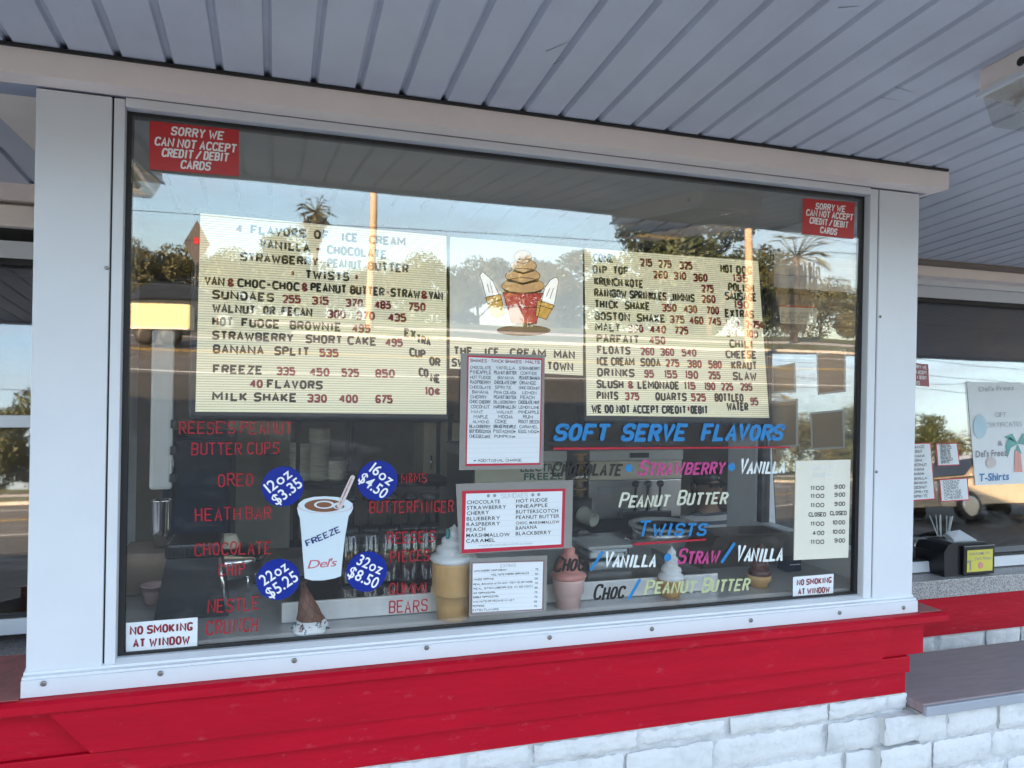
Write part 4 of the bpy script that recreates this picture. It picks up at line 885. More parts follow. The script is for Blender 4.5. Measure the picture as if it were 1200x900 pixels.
# steel topping rail across the bay
Yr = .155; zt = hit(514, 694.5, Yr).z; xa = hit(330, 720, Yr).x; xb = hit(841, 690, Yr).x
t = thing('topping_rail', 'long brushed steel topping rail standing on the ledge behind the display cones', 'counter unit', ((xa + xb) / 2, .4, ZL))
m = MB(); m.bbox((xa, Yr, ZL + .001), (xb, Yr + .012, zt), .003); m.build('front_panel', mat('satin_steel', (.84, .84, .84), .5, .3, var=.12, vscale=5, stretch=(4, 1, .5)), t)
m = MB(); m.box((xa, Yr + .014, ZL + .001), (xa + .01, .60, zt - .01)); m.box((xb - .01, Yr + .014, ZL + .001), (xb, .60, zt - .01)); m.build('end_panel', M_steel, t)
m = MB(); m.box((xa + .012, Yr + .014, zt - .05), (xb - .012, .60, zt - .04)); m.build('tray', M_steel2, t)
tray_z = zt - .0395
def pump(x, y, z, label, scale=1.0, first=None):
    t = thing('topping_pump', label, 'topping pump', (x, y, z), 'topping pumps in the steel rail')
    m = MB(); m.lathe((x, y, z + .001), [(.032, 0), (.034, .01), (.034, .16), (.030, .165)], 20); m.build('jar', M_jar, t)
    m = MB(); m.lathe((x, y, z + .004), [(.029, 0), (.029, .085)], 16); m.build('syrup', M_chocice if first else mat('syrup_amber', (.18, .07, .03), .3), t)
    m = MB(); m.lathe((x, y, z + .166), [(.037, 0), (.038, .012), (.034, .02), (.018, .024)], 20); m.build('lid', M_blackplastic, t)
    m = MB(); m.lathe((x, y, z + .19), [(.008, 0), (.008, .075)], 12); m.build('stem', M_darksteel, t)
    m = MB(); m.lathe((x, y, z + .262), [(.010, 0), (.013, .004), (.026, .013), (.027, .020), (.016, .027), (.01, .028)], 18); m.build('pump_head', M_blackplastic, t)
    return t
pr_lab = ['topping pump half hidden behind the cup decal', 'topping pump just right of the cup decal', 'topping pump third from the tan cone', 'topping pump second from the tan cone', 'topping pump nearest the tan cone, with the widest head']
proto = None
for i, (a, b) in enumerate(((410, 608), (434, 608), (456.5, 607), (479.6, 607), (501, 606))):
    p = hit(a, b, .46); z = tray_z
    if proto is None: proto = pump(p.x, .46, z, pr_lab[0], first=True); 
    else: dup(proto, (p.x, .46, z), pr_lab[i])
# the pumps are lifted by a plinth so their heads reach the height in the photo
hz = hit(434, 605, .46).z - (tray_z + .29)
for o in [o for o in S.objects if o.name.startswith('topping_pump')]: o.location.z += max(hz, 0)
m = MB(); m.box((hit(400, 640, .46).x, .41, tray_z + .0005), (hit(515, 640, .46).x, .51, tray_z + max(hz, .002))); m.build('plinth', M_blackplastic, t)

# drink mixer at the left: tapered dark body, vented collar; round steel drum behind with cream bowls on it
def quadbox(p_top, p_bot, Y0, Y1, t, name, M):   # tapered box, front face given by photo px
    (a, b), (c_, d) = p_top, p_bot
    A, B, C_, D_ = hit(*a, Y0), hit(*b, Y0), hit(*c_, Y0), hit(*d, Y0)
    m = MB(); dy = V((0, Y1 - Y0, 0)); m.hexa([C_, D_, D_ + dy, C_ + dy, A, B, B + dy, A + dy]); return m.build(name, M, t)
Ym = .26; c = hit(228, 744, Ym); t = thing('drink_mixer', 'dark tapered drink mixer with vented collar at the left of the ledge', 'mixer', (c.x, Ym, ZL))
A = hit(194, 657, Ym); B = hit(256, 655, Ym); cx = (A.x + B.x) / 2; w = (B.x - A.x) / 2; zt2 = A.z
m = MB(); m.hexa([(cx - w * 1.42, Ym, ZL + .001), (cx + w * 1.42, Ym, ZL + .001), (cx + w * 1.3, Ym + .2, ZL + .001), (cx - w * 1.3, Ym + .2, ZL + .001), (cx - w, Ym + .015, zt2), (cx + w, Ym + .015, zt2), (cx + w, Ym + .17, zt2), (cx - w, Ym + .17, zt2)]); m.build('body', M_darksteel, t)
m = MB(); m.tube([(cx + w * 1.02, Ym + .004, zt2), (cx + w * 1.36, Ym - .008, ZL + .02)], .005, 8); m.build('edge_highlight', M_steel2, t)  # bright strip modelled in place of the highlight down the body's edge
m = MB(); m.bbox((cx - w * 1.06, Ym + .005, zt2 + .001), (cx + w * 1.06, Ym + .175, zt2 + .042), .01); m.build('collar', M_blackplastic, t)
m = MB()
for i in range(12): x = cx - w * .98 + i * (w * 1.9 / 11.5); m.box((x, Ym - .001, zt2 + .008), (x + .005, Ym + .0045, zt2 + .035))
m.build('vent_slats', M_darksteel, t)
Yd = .56; A = hit(262, 645, Yd); kd = mpp(262, 645, Yd)
t = thing('steel_drum', 'round steel warmer drum with wide rim standing on thin legs behind the mixer', 'drum', (A.x, Yd, ZL))
rr = 50 * kd; zd = A.z - .03
m = MB(); m.lathe((A.x, Yd, zd), [(rr * .72, -.05), (rr * .94, -.03), (rr * .97, 0), (rr, .006), (rr, .018), (rr * .95, .026), (rr * .6, .042), (.01, .05)], 40); m.build('drum', M_steel2, t)
for dx, dy in ((-.6, -.5), (.6, -.5), (.75, .3), (-.6, .5)): m = MB(); m.tube([(A.x + dx * rr, Yd + dy * rr, ZL + .001), (A.x + dx * rr, Yd + dy * rr, zd - .035)], .006, 8); m.build('leg', M_steel2, t)
t_b = None
for a, lab in ((243, 'cream plastic bowl upturned on the steel drum, left one'), (267, 'cream plastic bowl upturned on the steel drum, right one')):
    p = hit(a, 634, Yd - .03); 
    if t_b is None:
        m = MB(); m.lathe((p.x, Yd - .05, zd + .052), [(.038, 0), (.037, .006), (.034, .02), (.027, .037), (.02, .039)], 24); t_b = m.build('bowl', M_cream, None, (p.x, Yd - .05, zd + .052)); tag(t_b, lab, 'bowl', 'cream bowls on the drum')
    else: dup(t_b, (p.x, Yd - .05, zd + .052), lab)
p = hit(189, 658, .62); k = mpp(189, 658, .62); m = MB(); zc = hit(189, 660, .62).z
t = thing('malt_cup', 'tall steel malt cup on a box at the left end of the ledge', 'cup', (p.x, .62, ZL + .13))
m.lathe((p.x, .62, ZL + .132), [(9.5 * k, 0), (11.5 * k, .06), (12.5 * k, .15), (13 * k, .153), (11.5 * k, .153), (9 * k, .02)], 24); m.build('cup', M_steel2, t)
p2 = hit(178, 720, .56); 
m = MB(); m.bbox((-.455, .54, ZL + .001), (-.30, .74, ZL + .13), .004); tag(m.build('supply_box', mat('tan_carton', (.30, .22, .16), .7), None, (-.38, .64, ZL)), 'tan supply box under the steel malt cup', 'box')
m = MB(); p = hit(181, 716, .45); m.lathe((p.x, .45, ZL + .001), [(.03, 0), (.036, .05), (.040, .055), (.038, .056), (.028, .005)], 20); tag(m.build('cup_stack', M_palepink, None, (p.x, .45, ZL)), 'pale pink cup standing beside the mixer base', 'cup')
# white hinged panel at the left
A, B = hit(176, 475, .68), hit(201, 574, .68)
t = thing('hinged_panel', 'white plastic panel with three dark hinges hanging at the left of the bay', 'panel', (A.x, .70, A.z))
m = MB(); m.bbox((A.x, .68, B.z), (B.x, .705, A.z + .25), .012); m.build('panel', M_plastic, t)
for y in (497, 528, 560): z = hit(201, y, .68).z; m = MB(); m.bbox((B.x - .006, .672, z - .014), (B.x + .012, .70, z + .014), .003); m.build('hinge', M_darksteel, t)

# pot, tub, carton
YP = 1.18; p = hit(779, 670, YP); k = mpp(779, 640, YP); zp = hit(779, 614, YP).z
t = thing('steel_pot', 'large dull steel pot with bright rim behind the twists lettering', 'pot', (p.x, YP, .862))
m = MB(); R_ = 35 * k; m.lathe((p.x, YP, .862), [(R_ * .93, 0), (R_ * .96, .01), (R_, zp - .872), (R_ * .97, zp - .872), (R_ * .9, .03)], 36); m.build('pot', M_steel, t)
m = MB(); m.lathe((p.x, YP, zp - .012), [(R_ * 1.0, 0), (R_ * 1.1, .002), (R_ * 1.1, .014), (R_ * .95, .016), (R_ * .95, .0)], 36); m.build('rim', M_plastic, t)
for s_ in (-1, 1): m = MB(); m.tube([(p.x + s_ * R_ * .99, YP - .04, zp - .07), (p.x + s_ * (R_ + .03), YP - .04, zp - .07), (p.x + s_ * (R_ + .03), YP + .04, zp - .07), (p.x + s_ * R_ * .99, YP + .04, zp - .07)], .005, 8); m.build('handle', M_steel2, t)
A, B = hit(690, 672, .56), hit(738, 642, .56)
t = thing('plastic_tub', 'clear plastic tub of cups with white lid beside the steel pot', 'tub', ((A.x + B.x) / 2, .6, tray_z))
m = MB(); m.bbox((A.x, .56, tray_z + .001), (B.x, .72, B.z), .012); m.build('tub', M_jar, t)
m = MB(); m.bbox((A.x - .008, .55, B.z + .001), (B.x + .008, .73, B.z + .014), .005); m.build('lid', M_plastic, t)
m = MB(); m.bbox((A.x + .015, .575, tray_z + .004), (B.x - .015, .70, B.z - .02), .01); m.build('contents', M_whip, t)
Yc = .42; c = [hit(840, 628, Yc), hit(924, 634, Yc), hit(913, 698, Yc), hit(822, 694, Yc)]
t = thing('carton', 'dark brown open carton at the right end of the ledge behind the small cone', 'box', ((c[0].x + c[1].x) / 2, Yc, ZL))
m = MB(); zc0 = ZL + .001; z1 = c[0].z - .004; zz = z1 
bx = [(c[3].x, zc0), (c[2].x, zc0), (c[1].x, z1), (c[0].x, z1)]
for y0, y1 in ((Yc, Yc + .006), (Yc + .16, Yc + .166)): m.prism([(x, y0, z) for x, z in bx], (0, y1 - y0, 0))
m.prism([(bx[0][0], Yc + .0065, zc0), (bx[3][0], Yc + .0065, z1), (bx[3][0], Yc + .1595, z1), (bx[0][0], Yc + .1595, zc0)], (.006, 0, 0)); m.prism([(bx[1][0], Yc + .0065, zc0), (bx[2][0], Yc + .0065, z1), (bx[2][0], Yc + .1595, z1), (bx[1][0], Yc + .1595, zc0)], (-.006, 0, 0))
m.build('box', M_cardboard, t)
m = MB(); m.hexa([(bx[3][0], Yc - .05, z1 + .012), (bx[2][0], Yc - .05, z1 + .012), (bx[2][0], Yc - .001, z1), (bx[3][0], Yc - .001, z1), (bx[3][0], Yc - .05, z1 + .016), (bx[2][0], Yc - .05, z1 + .016), (bx[2][0], Yc - .001, z1 + .004), (bx[3][0], Yc - .001, z1 + .004)]); m.build('flap', M_cardboard, t)
A, B = hit(922, 682, .3), hit(940, 655, .3)
m = MB(); m.bbox((A.x, .30, ZL + .001), (B.x, .36, B.z), .006); m.bbox((A.x + .01, .296, ZL + .03), (B.x - .01, .2995, B.z - .02), .001, 1); tag(m.build('small_box', [M_navycab, M_paper], None, (A.x, .33, ZL)), 'small navy box with white label beside the hours sign', 'box')

# papers taped inside the right side window: their brown backs face the street
SP = Plane((XR - .006, 0, 0), (-1, 0, 0), (0, 0, 1))
pap = [([(907, 432), (930, 427), (931, 457), (907, 459)], 'brown paper back in the side window, upper row beside the menu board'), ([(958.8, 416), (989, 411), (989, 457), (960.5, 460.6)], 'brown paper back in the side window, highest one by the jamb'),
       ([(902, 473), (933, 469.5), (933, 521), (902, 523)], 'brown paper back in the side window, lower row beside the menu board'), ([(951.7, 485.5), (987, 482), (988, 523), (953, 525)], 'brown paper back in the side window, just above the hours sign')]
for qd, lab in pap:
    m = MB(); e = 2.2; big = [(qd[0][0] - e, qd[0][1] - e), (qd[1][0] + e, qd[1][1] - e), (qd[2][0] + e, qd[2][1] + e), (qd[3][0] - e, qd[3][1] + e)]
    px_card(m, SP, big, .0006); t = m.build('taped_paper', M_paper); tag(t, lab, 'paper', 'papers taped in the side window'); m = MB(); px_card(m, SP, qd, .0006, .0008); m.build('brown_backing', M_kraft, t)
q = z3(820, 240, 2.81)
m = MB(); px_card(m, SP, [q(262, 335), q(385, 340), q(385, 395), q(265, 390)], .0006); t = m.build('flavor_strip', M_paper); tag(t, 'narrow white notice with red edge high in the side window', 'sign')
m = MB(); px_card(m, SP, [q(262, 330), q(385, 335), q(385, 341), q(262, 336)], .001, .0007); m.build('red_edge', M_redborder, t)
m = MB()
for i in range(3): px_text(m, SP, ['SLUSH FLAVORS', 'BLUE CHERRY', 'LEMON'][i], q(270, 360 + i * 12), q(370 - i * 10, 364 + i * 12), 3, lift=.0015, hw=.1)
m.build('lettering', M_greyink, t)

# ------------------------------------------------------------------ kitchen behind the bay
YK = 1.55
def machine(label, pxl, pxr, first=None):
    A, B = hit(pxl, 527, YK), hit(pxr, 527, YK); w = B.x - A.x
    zt_, z1_, z2_, z3_, z4_ = [hit(745, y, YK).z for y in (527, 540, 562, 607, 668)]
    x0, x1 = A.x, B.x
    t = thing('soft_serve_machine', label, 'soft serve machine', ((x0 + x1) / 2, YK + .25, .10), 'soft serve machines along the kitchen wall')
    m = MB(); m.bbox((x0 + .006, YK + .02, .30), (x1 - .006, YK + .65, zt_ - .02), .012); m.build('body', M_steel, t)
    m = MB(); m.bbox((x0, YK - .01, z1_ + .002), (x1, YK + .66, zt_), .008); m.build('top_cap', M_plastic, t)
    m = MB(); m.bbox((x0 + .004, YK - .004, z2_), (x1 - .004, YK + .018, z1_), .006); m.build('marquee', M_cream, t)
    m = MB(); m.bbox((x0 + .004, YK, z3_), (x1 - .004, YK + .018, z2_ - .003), .005); m.build('front_panel', M_steel, t)
    m = MB(); m.bbox((x0 + .004, YK + .004, .31), (x1 - .004, YK + .018, z3_ - .003), .005); m.build('lower_panel', M_darksteel, t)
    m = MB(); m.bbox((x0 + w * .30, YK - .09, z3_ + .005), (x0 + w * .80, YK - .001, z3_ + .05), .008); m.build('spout_block', M_blackplastic, t)
    for i in range(3):
        x = x0 + w * (.44 + .13 * i); m = MB(); m.tube([(x, YK - .05, z3_ + .05), (x, YK - .06, z2_ - .03)], .007, 8); m.lathe((x, YK - .06, z2_ - .032), [(.012, 0), (.02, .012), (.02, .025), (.01, .034)], 14); m.build('lever', M_blackplastic, t)
    m = MB(); m.box((x0 + w * .1, YK - .003, z2_ - .07), (x0 + w * .26, YK - .0005, z2_ - .035)); m.build('control_plate', M_greyink, t)
    m = MB(); m.box((x0 + w * .42, YK - .013, (z1_ + zt_) / 2 - .012), (x0 + w * .62, YK - .0105, (z1_ + zt_) / 2 + .014)); m.build('badge', M_ink, t)
    for a in (x0 + .04, x1 - .1):
        for b in (YK + .06, YK + .55): m = MB(); m.box((a, b, .101), (a + .06, b + .06, .299)); m.build('foot', M_darksteel, t)
    return t, x0, x1, (z1_, z2_)
mr, x0, x1, zz = machine('right steel soft serve machine with three black levers, behind the peanut butter lettering', 690, 800)
t, x0, x1, zz = machine('left steel soft serve machine with green lettered cream marquee, behind the menu sheets', 556, 664)
m = MB(); type_text(m, 'ELECTRO', (x0 + .24, YK - .005, zz[1] + .055), (x1 - .03, YK - .005, zz[1] + .055), .035, (0, 0, 1), (0, -1, 0), 2)
type_text(m, 'FREEZE', (x0 + .26, YK - .005, zz[1] + .012), (x1 - .02, YK - .005, zz[1] + .012), .033, (0, 0, 1), (0, -1, 0), 2); m.build('marquee_lettering', mat('green_print', (.03, .16, .13), .5), [c_ for c_ in t.children if c_.name.startswith('marquee')][0])
# cup dispensers between the machines
A, B = hit(668, 588, YK), hit(691, 648, YK)
t = thing('cup_dispenser', 'black wall cup dispenser with two white cups poking out between the machines', 'cup dispenser', ((A.x + B.x) / 2, YK, B.z))
m = MB(); m.bbox((A.x, YK - .02, B.z - .5), (B.x, YK + .05, A.z + .02), .006); m.build('backplate', M_blackplastic, t)
for y in (603, 630):
    p = hit(683, y, YK - .03); m = MB(); m.lathe((p.x, YK - .022, p.z), [(.045, 0), (.042, .02), (.034, .09), (.036, .092), (.028, .093), (.026, .05)], 22, ax=V((.35, -1, -.2)).normalized()); m.build('cup', M_paper2, t)
t = thing('cone_dispenser', 'clear tube of wafer cones above the black cup dispenser', 'cone dispenser', ((A.x + B.x) / 2, YK, A.z))
p = hit(679, 584, YK); zt3 = hit(679, 540, YK).z
m = MB(); m.lathe((p.x, YK, p.z + .002), [(.05, 0), (.052, zt3 - p.z)], 20); m.build('tube', M_jar, t)
for i in range(5): z = p.z + .012 + i * .045; m = MB(); m.lathe((p.x, YK, z), [(.018, 0), (.02, .03), (.036, .034), (.038, .042), (.03, .042)], 16); m.build('wafer_cone', M_wafer, t)

# dark blue refrigerator, cream door, shelf with cups
A, B = hit(190, 520, 2.55), hit(271, 520, 2.55)
t = thing('refrigerator', 'tall dark blue refrigerator at the back left of the kitchen', 'refrigerator', ((A.x + B.x) / 2, 2.9, .1))
m = MB(); m.bbox((A.x, 2.57, .101), (B.x, 3.2, hit(230, 512, 2.55).z), .015); m.build('body', M_navycab, t)
m = MB(); m.bbox((A.x + .005, 2.53, .2), (B.x - .005, 2.568, hit(230, 514, 2.55).z), .012); d = m.build('door', M_navycab, t)
m = MB(); m.tube([(A.x + .06, 2.50, .9), (A.x + .06, 2.50, 1.3)], .01, 8); m.build('handle', M_steel2, d)
A, B = hit(269, 480, 3.25), hit(342, 480, 3.25); m = MB(); m.bbox((A.x, 3.24, .101), (B.x, 3.30, 2.1), .008); t = m.build('cream_door', M_cream, None, ((A.x + B.x) / 2, 3.27, .1)); tag(t, 'cream door panel beside the dark blue refrigerator', 'door')
m = MB(); m.tube([(B.x - .08, 3.235, 1.1), (B.x - .08, 3.2, 1.1), (B.x - .16, 3.2, 1.1)], .01, 8); m.build('handle', M_steel2, t)
A, B = hit(344, 566, 2.6), hit(530, 566, 2.6); zs_ = hit(430, 566, 2.6).z
t = thing('wire_shelf', 'dark shelving unit with two boards at the back of the kitchen', 'shelving', ((A.x + B.x) / 2, 2.75, .1))
for z in (zs_, zs_ - .55, zs_ + .42): m = MB(); m.bbox((A.x, 2.6, z - .03), (B.x, 2.98, z), .004); m.build('shelf', M_darksteel, t)
for x in (A.x + .01, hit(411, 566, 2.6).x, B.x - .03):
    for y in (2.605, 2.955):
        for z0_, z1_ in ((.101, zs_ - .581), (zs_ - .549, zs_ - .031), (zs_ + .001, zs_ + .389)): 
            m = MB(); m.box((x, y, z0_), (x + .025, y + .02, z1_)); m.build('post', M_blackplastic, t)
t_b = None
for a, n, lab in ((374, 15, 'tall stack of paper cups on the back shelf'), (395, 6, 'short stack of paper cups on the back shelf'), (352, 11, 'stack of paper cups at the left end of the back shelf')):
    p = hit(a, 566, 2.75); m = MB(); k = .022
    pr = []
    for i in range(n): pr += [(.062, i * k), (.068, i * k + .012), (.069, i * k + .016), (.063, i * k + .0165)]
    m.lathe((p.x, 2.78, zs_ + .001), pr, 22); o = m.build('cup_stack', M_paper2, None, (p.x, 2.78, zs_)); tag(o, lab, 'cups', 'paper cup stacks on the back shelf')
# prep counter under the shelf region
m = MB(); m.bbox((-.45, 1.0, .101), (1.98, 1.40, .86), .006); tag(m.build('prep_counter', M_steel, None, (.4, 1.2, .1)), 'steel prep counter behind the topping rail', 'counter')
# tan cupboard on the wall behind, right of the shelf
A, B = hit(497, 495, 3.0), hit(545, 560, 3.0); m = MB(); m.bbox((A.x, 3.0, B.z), (B.x, 3.4, A.z), .006); t = m.build('wall_cupboard', M_cream, None, (A.x, 3.2, B.z)); tag(t, 'cream wall cupboard behind the shake sheet', 'cupboard')
m = MB(); m.tube([(A.x + .05, 2.985, B.z + .06), (A.x + .05, 2.985, B.z + .16)], .006, 6); m.build('handle', M_steel2, t)

# ---- the worker: seated low behind the steel pot, mostly hidden; striped shirt, dark cap
def person():
    p = hit(829, 575, 2.0); ox, oy = p.x, 2.0; hz_ = p.z     # head centre
    t = thing('person', 'worker in grey striped shirt and dark cap seated behind the steel pot', 'person', (ox, oy, .1))
    def skin(name, verts, edges, rad, M, sub=2, root=0):
        me = bpy.data.meshes.new(name); off = ROOTS[t.name]; me.from_pydata([tuple(V(v) - off) for v in verts], edges, []); o = bpy.data.objects.new(name, me); COL.objects.link(o); o.parent = t
        md = o.modifiers.new('Skin', 'SKIN'); md.use_smooth_shade = True
        for i, r in enumerate(rad): me.skin_vertices[0].data[i].radius = (r, r)
        me.skin_vertices[0].data[root].use_root = True
        o.modifiers.new('Sub', 'SUBSURF').levels = sub; o.modifiers['Sub'].render_levels = sub; me.materials.append(M); return o
    M_skin = mat('skin', (.42, .25, .17), .5); h = hz_
    P = lambda x, y, z: (ox + x, oy + y, h + z)
    body = [P(.05, .10, -.72), P(.04, .08, -.52), P(.02, .04, -.32), P(0, .0, -.17), P(-.01, -.02, -.09), P(-.02, -.03, 0), P(-.02, -.03, .07),
            P(-.17, -.03, -.22), P(-.27, -.16, -.42), P(-.30, -.36, -.44), P(-.30, -.43, -.45), P(.19, .03, -.22), P(.25, -.08, -.45), P(.12, -.30, -.46), P(.08, -.37, -.47),
            P(-.08, .08, -.76), P(-.12, -.34, -.76), P(-.12, -.34, -1.0), P(.17, .08, -.76), P(.18, -.34, -.76), P(.18, -.34, -1.0)]
    fl = .19 - h
    body[17] = (ox - .12, oy - .30, .19); body[20] = (ox + .18, oy - .30, .19)
    E = [(0, 1), (1, 2), (2, 3), (3, 4), (4, 5), (5, 6), (3, 7), (7, 8), (8, 9), (9, 10), (3, 11), (11, 12), (12, 13), (13, 14), (0, 15), (15, 16), (16, 17), (0, 18), (18, 19), (19, 20)]
    R_ = [.14, .13, .12, .06, .048, .07, .045, .05, .045, .033, .03, .05, .045, .033, .03, .10, .07, .045, .10, .07, .045]
    skin('body', body, E, R_, M_skin)
    sh = body[0:4] + [V(body[7]) + V((0, 0, .02)), body[8], V(body[11]) + V((0, 0, .02)), body[12], P(0, -.005, -.125)]
    skin('shirt', sh, [(0, 1), (1, 2), (2, 3), (3, 4), (4, 5), (3, 6), (6, 7), (3, 8)], [.17, .165, .175, .13, .092, .07, .092, .07, .08], mat_stripe())
    tr = [V(body[0]) + V((0, 0, .06)), body[0], body[15], body[16], body[17], body[18], body[19], body[20]]
    skin('trousers', tr, [(0, 1), (1, 2), (2, 3), (3, 4), (1, 5), (5, 6), (6, 7)], [.165, .17, .125, .095, .075, .125, .095, .075], mat('dark_trousers', (.03, .035, .05), .8), 2, 1)
    for k in (17, 20): m = MB(); f = V(body[k]); m.bbox((f.x - .05, f.y - .17, .102), (f.x + .05, f.y + .08, .18), .03); m.build('shoe', M_blackplastic, t)
    m = MB()     # fingers of both hands
    for (hx, hy, hz2) in (body[10], body[14]):
        for j, (dx, ln) in enumerate(((-.027, .06), (-.009, .072), (.009, .068), (.026, .052))):
            m.tube([(hx + dx, hy, hz2), (hx + dx, hy - ln * .55, hz2 - .006), (hx + dx, hy - ln, hz2 - .03)], [.0095, .009, .007], 8)
        m.tube([(hx + .02, hy + .03, hz2), (hx + .045, hy - .005, hz2 - .004), (hx + .048, hy - .03, hz2 - .018)], [.012, .0105, .008], 8)
    m.build('fingers', M_skin, t)
    m = MB(); c = V(P(-.02, -.03, .03)); bm = bmesh.new(); bmesh.ops.create_uvsphere(bm, u_segments=20, v_segments=14, radius=1)
    for v in bm.verts: v.co = c + V((v.co.x * .083, v.co.y * .10, v.co.z * .115))
    m.addbm(bm, 0, True)
    m.tube([c + V((-.0, -.095, .012)), c + V((0, -.115, -.018)), c + V((0, -.10, -.03))], [.010, .014, .011], 8)
    for s_ in (-1, 1): m.lathe(c + V((s_ * .083, .005, -.005)), [(.012, 0), (.026, .006), (.02, .014)], 10, ax=(s_, 0, 0))
    hd = m.build('head', M_skin, t)
    for s_ in (-1, 1): m = MB(); m.lathe(c + V((s_ * .032, -.09, .012)), [(.012, 0), (.009, .006), (.002, .008)], 10, ax=(0, -1, 0)); m.build('eye', M_ink, hd)
    m = MB(); m.tube([c + V((-.025, -.083, -.052)), c + V((0, -.09, -.056)), c + V((.025, -.083, -.052))], .005, 6); m.build('mouth', M_palepink, hd)
    m = MB(); m.lathe(c + V((0, .004, .03)), [(.093, -.01), (.096, .03), (.088, .06), (.06, .088), (.01, .098)], 24); m.prism([c + V((-.07, -.07, .03)), c + V((-.05, -.16, .022)), c + V((.05, -.16, .022)), c + V((.07, -.07, .03))], (0, 0, .008)); m.build('cap', M_blackplastic, t)
    m = MB(); m.lathe(c + V((0, .02, -.03)), [(.06, -.05), (.085, -.01), (.09, .04), (.085, .05)], 20); m.build('hair', mat('dark_hair', (.03, .02, .015), .6), t)
    # stool
    s2 = thing('stool', 'low stool under the seated worker', 'stool', (ox + .05, oy + .12, .1)); m = MB(); zt_ = h - .88
    m.lathe((ox + .05, oy + .12, zt_ - .03), [(.17, 0), (.18, .01), (.175, .03)], 24); m.build('seat', M_blackplastic, s2)
    for a in range(4):
        an = a * pi / 2 + .8; m = MB(); m.tube([(ox + .05 + cos(an) * .12, oy + .12 + sin(an) * .12, zt_ - .031), (ox + .05 + cos(an) * .17, oy + .12 + sin(an) * .17, .102)], .012, 8); m.build('leg', M_steel2, s2)
def mat_stripe():
    m = mat('striped_shirt', (.5, .5, .54), .8); n = m.node_tree.nodes; l = m.node_tree.links.new
    w = n.new('ShaderNodeTexWave'); w.bands_direction = 'Z'; w.inputs['Scale'].default_value = 6; c = n.new('ShaderNodeTexCoord'); l(c.outputs['Object'], w.inputs['Vector'])
    r = n.new('ShaderNodeValToRGB'); r.color_ramp.elements[0].color = (.10, .11, .15, 1); r.color_ramp.elements[1].color = (.58, .57, .58, 1); r.color_ramp.elements[0].position = .3; r.color_ramp.elements[1].position = .42
    l(w.outputs['Color'], r.inputs['Fac']); l(r.outputs['Color'], n['Principled BSDF'].inputs['Base Color']); return m
person()

# ------------------------------------------------------------------ things behind the right rear window
q = z3(1030, 330, 2.43)
def rcard(name, label, quad, M=M_paper, cat='poster', group=None):
    m = MB(); px_card(m, RW, quad, .0008, -.0012); return tag(m.build(name, M), label, cat, group)
t = rcard('gift_poster', 'large pale poster for gift certificates and t-shirts with a palm tree', [(1133, 447), (1216, 450), (1216, 566), (1143, 569)])
m = MB(); px_text(m, RW, "Del's Freez", (1147, 459), (1188, 457), 5.5, typed=True, bold=1, shear=.15); px_text(m, RW, 'GIFT', (1166, 489), (1179, 488.5), 5.5, typed=True, bold=0); px_text(m, RW, 'CERTIFICATES', (1155, 501), (1197, 499.5), 5.5, typed=True, bold=0); m.build('pale_lettering', mat('pale_grey_ink', (.45, .50, .52), .5), t)
m = MB(); px_text(m, RW, '&', (1169, 522), (1175, 522), 5.5, typed=True, bold=2); px_text(m, RW, "Del's Freez", (1143, 536), (1180, 534), 7.5, typed=True, bold=2, shear=.1); m.build('dark_lettering', M_greyink, t)
m = MB(); px_text(m, RW, 'T-Shirts', (1147, 564), (1182, 562), 8.5, typed=True, bold=2, shear=.15); m.build('blue_lettering', M_paintblue, t)
def rp(name, poly, M, lift):
    m = MB()
    for p_ in poly: m.add([RW.hit(*a) + RW.n * lift for a in p_], [tuple(range(len(p_)))])
    return m.build(name, M, t)
rp('palm_fronds', [[(1192, 520), (1182, 511), (1178, 522), (1180, 537), (1184, 525)], [(1192, 520), (1186, 508), (1176, 512)], [(1192, 520), (1198, 508), (1212, 512)], [(1192, 520), (1208, 513), (1214, 530), (1205, 522)], [(1192, 520), (1190, 528), (1197, 532)]], M_teal, .003)
rp('palm_trunk', [[(1189, 527), (1195, 527), (1198, 553), (1188, 553)]], M_pink, .0026); rp('seal', [ell(1161, 542, 6, 6.5, 18)], mat('pale_seal', (.62, .55, .52), .5), .003)
rp('blue_oval', [ell(1148, 500, 8, 14, 20)], mat('pale_blue_print', (.45, .62, .72), .5), .003)
sheets = [([(1062, 521), (1090, 520), (1095, 584), (1068, 586)], 6, 'white handwritten list in the rear window beside the bay post'), ([(1098, 521), (1121, 520), (1124, 544), (1100, 545)], 4, 'small white handwritten list in the rear window left of the poster'), ([(1102, 563), (1133, 561), (1135, 585), (1104, 587)], 3, 'white notice in the rear window just above the straws')]
for qd, n, lab in sheets:
    e = 1.3; big = [(qd[0][0] - e, qd[0][1] - e), (qd[1][0] + e, qd[1][1] - e), (qd[2][0] + e, qd[2][1] + e), (qd[3][0] - e, qd[3][1] + e)]
    m = MB(); px_card(m, RW, big, .0006, -.002); t = tag(m.build('window_list', M_redborder), lab, 'sign', 'lists in the rear window'); m = MB(); px_card(m, RW, qd, .0005, -.0012); m.build('paper', M_paper, t); m = MB()
    for i in range(n * 2):
        f = (i + .9) / (n * 2 + .4); y = qd[0][1] * (1 - f) + qd[3][1] * f; xa, xb = qd[0][0] * (1 - f) + qd[3][0] * f + 3, qd[1][0] * (1 - f) + qd[2][0] * f - 5
        px_text(m, RW, random.choice(['CHERRY', 'VANILLA', 'BANANA', 'SPRITE', 'COCONUT', 'ORANGE']), (xa, y), (xb - random.uniform(0, 6), y - .8), 3, lift=.0004, hw=.08, jit=.6)
    m.build('handwriting', M_blueink, t)
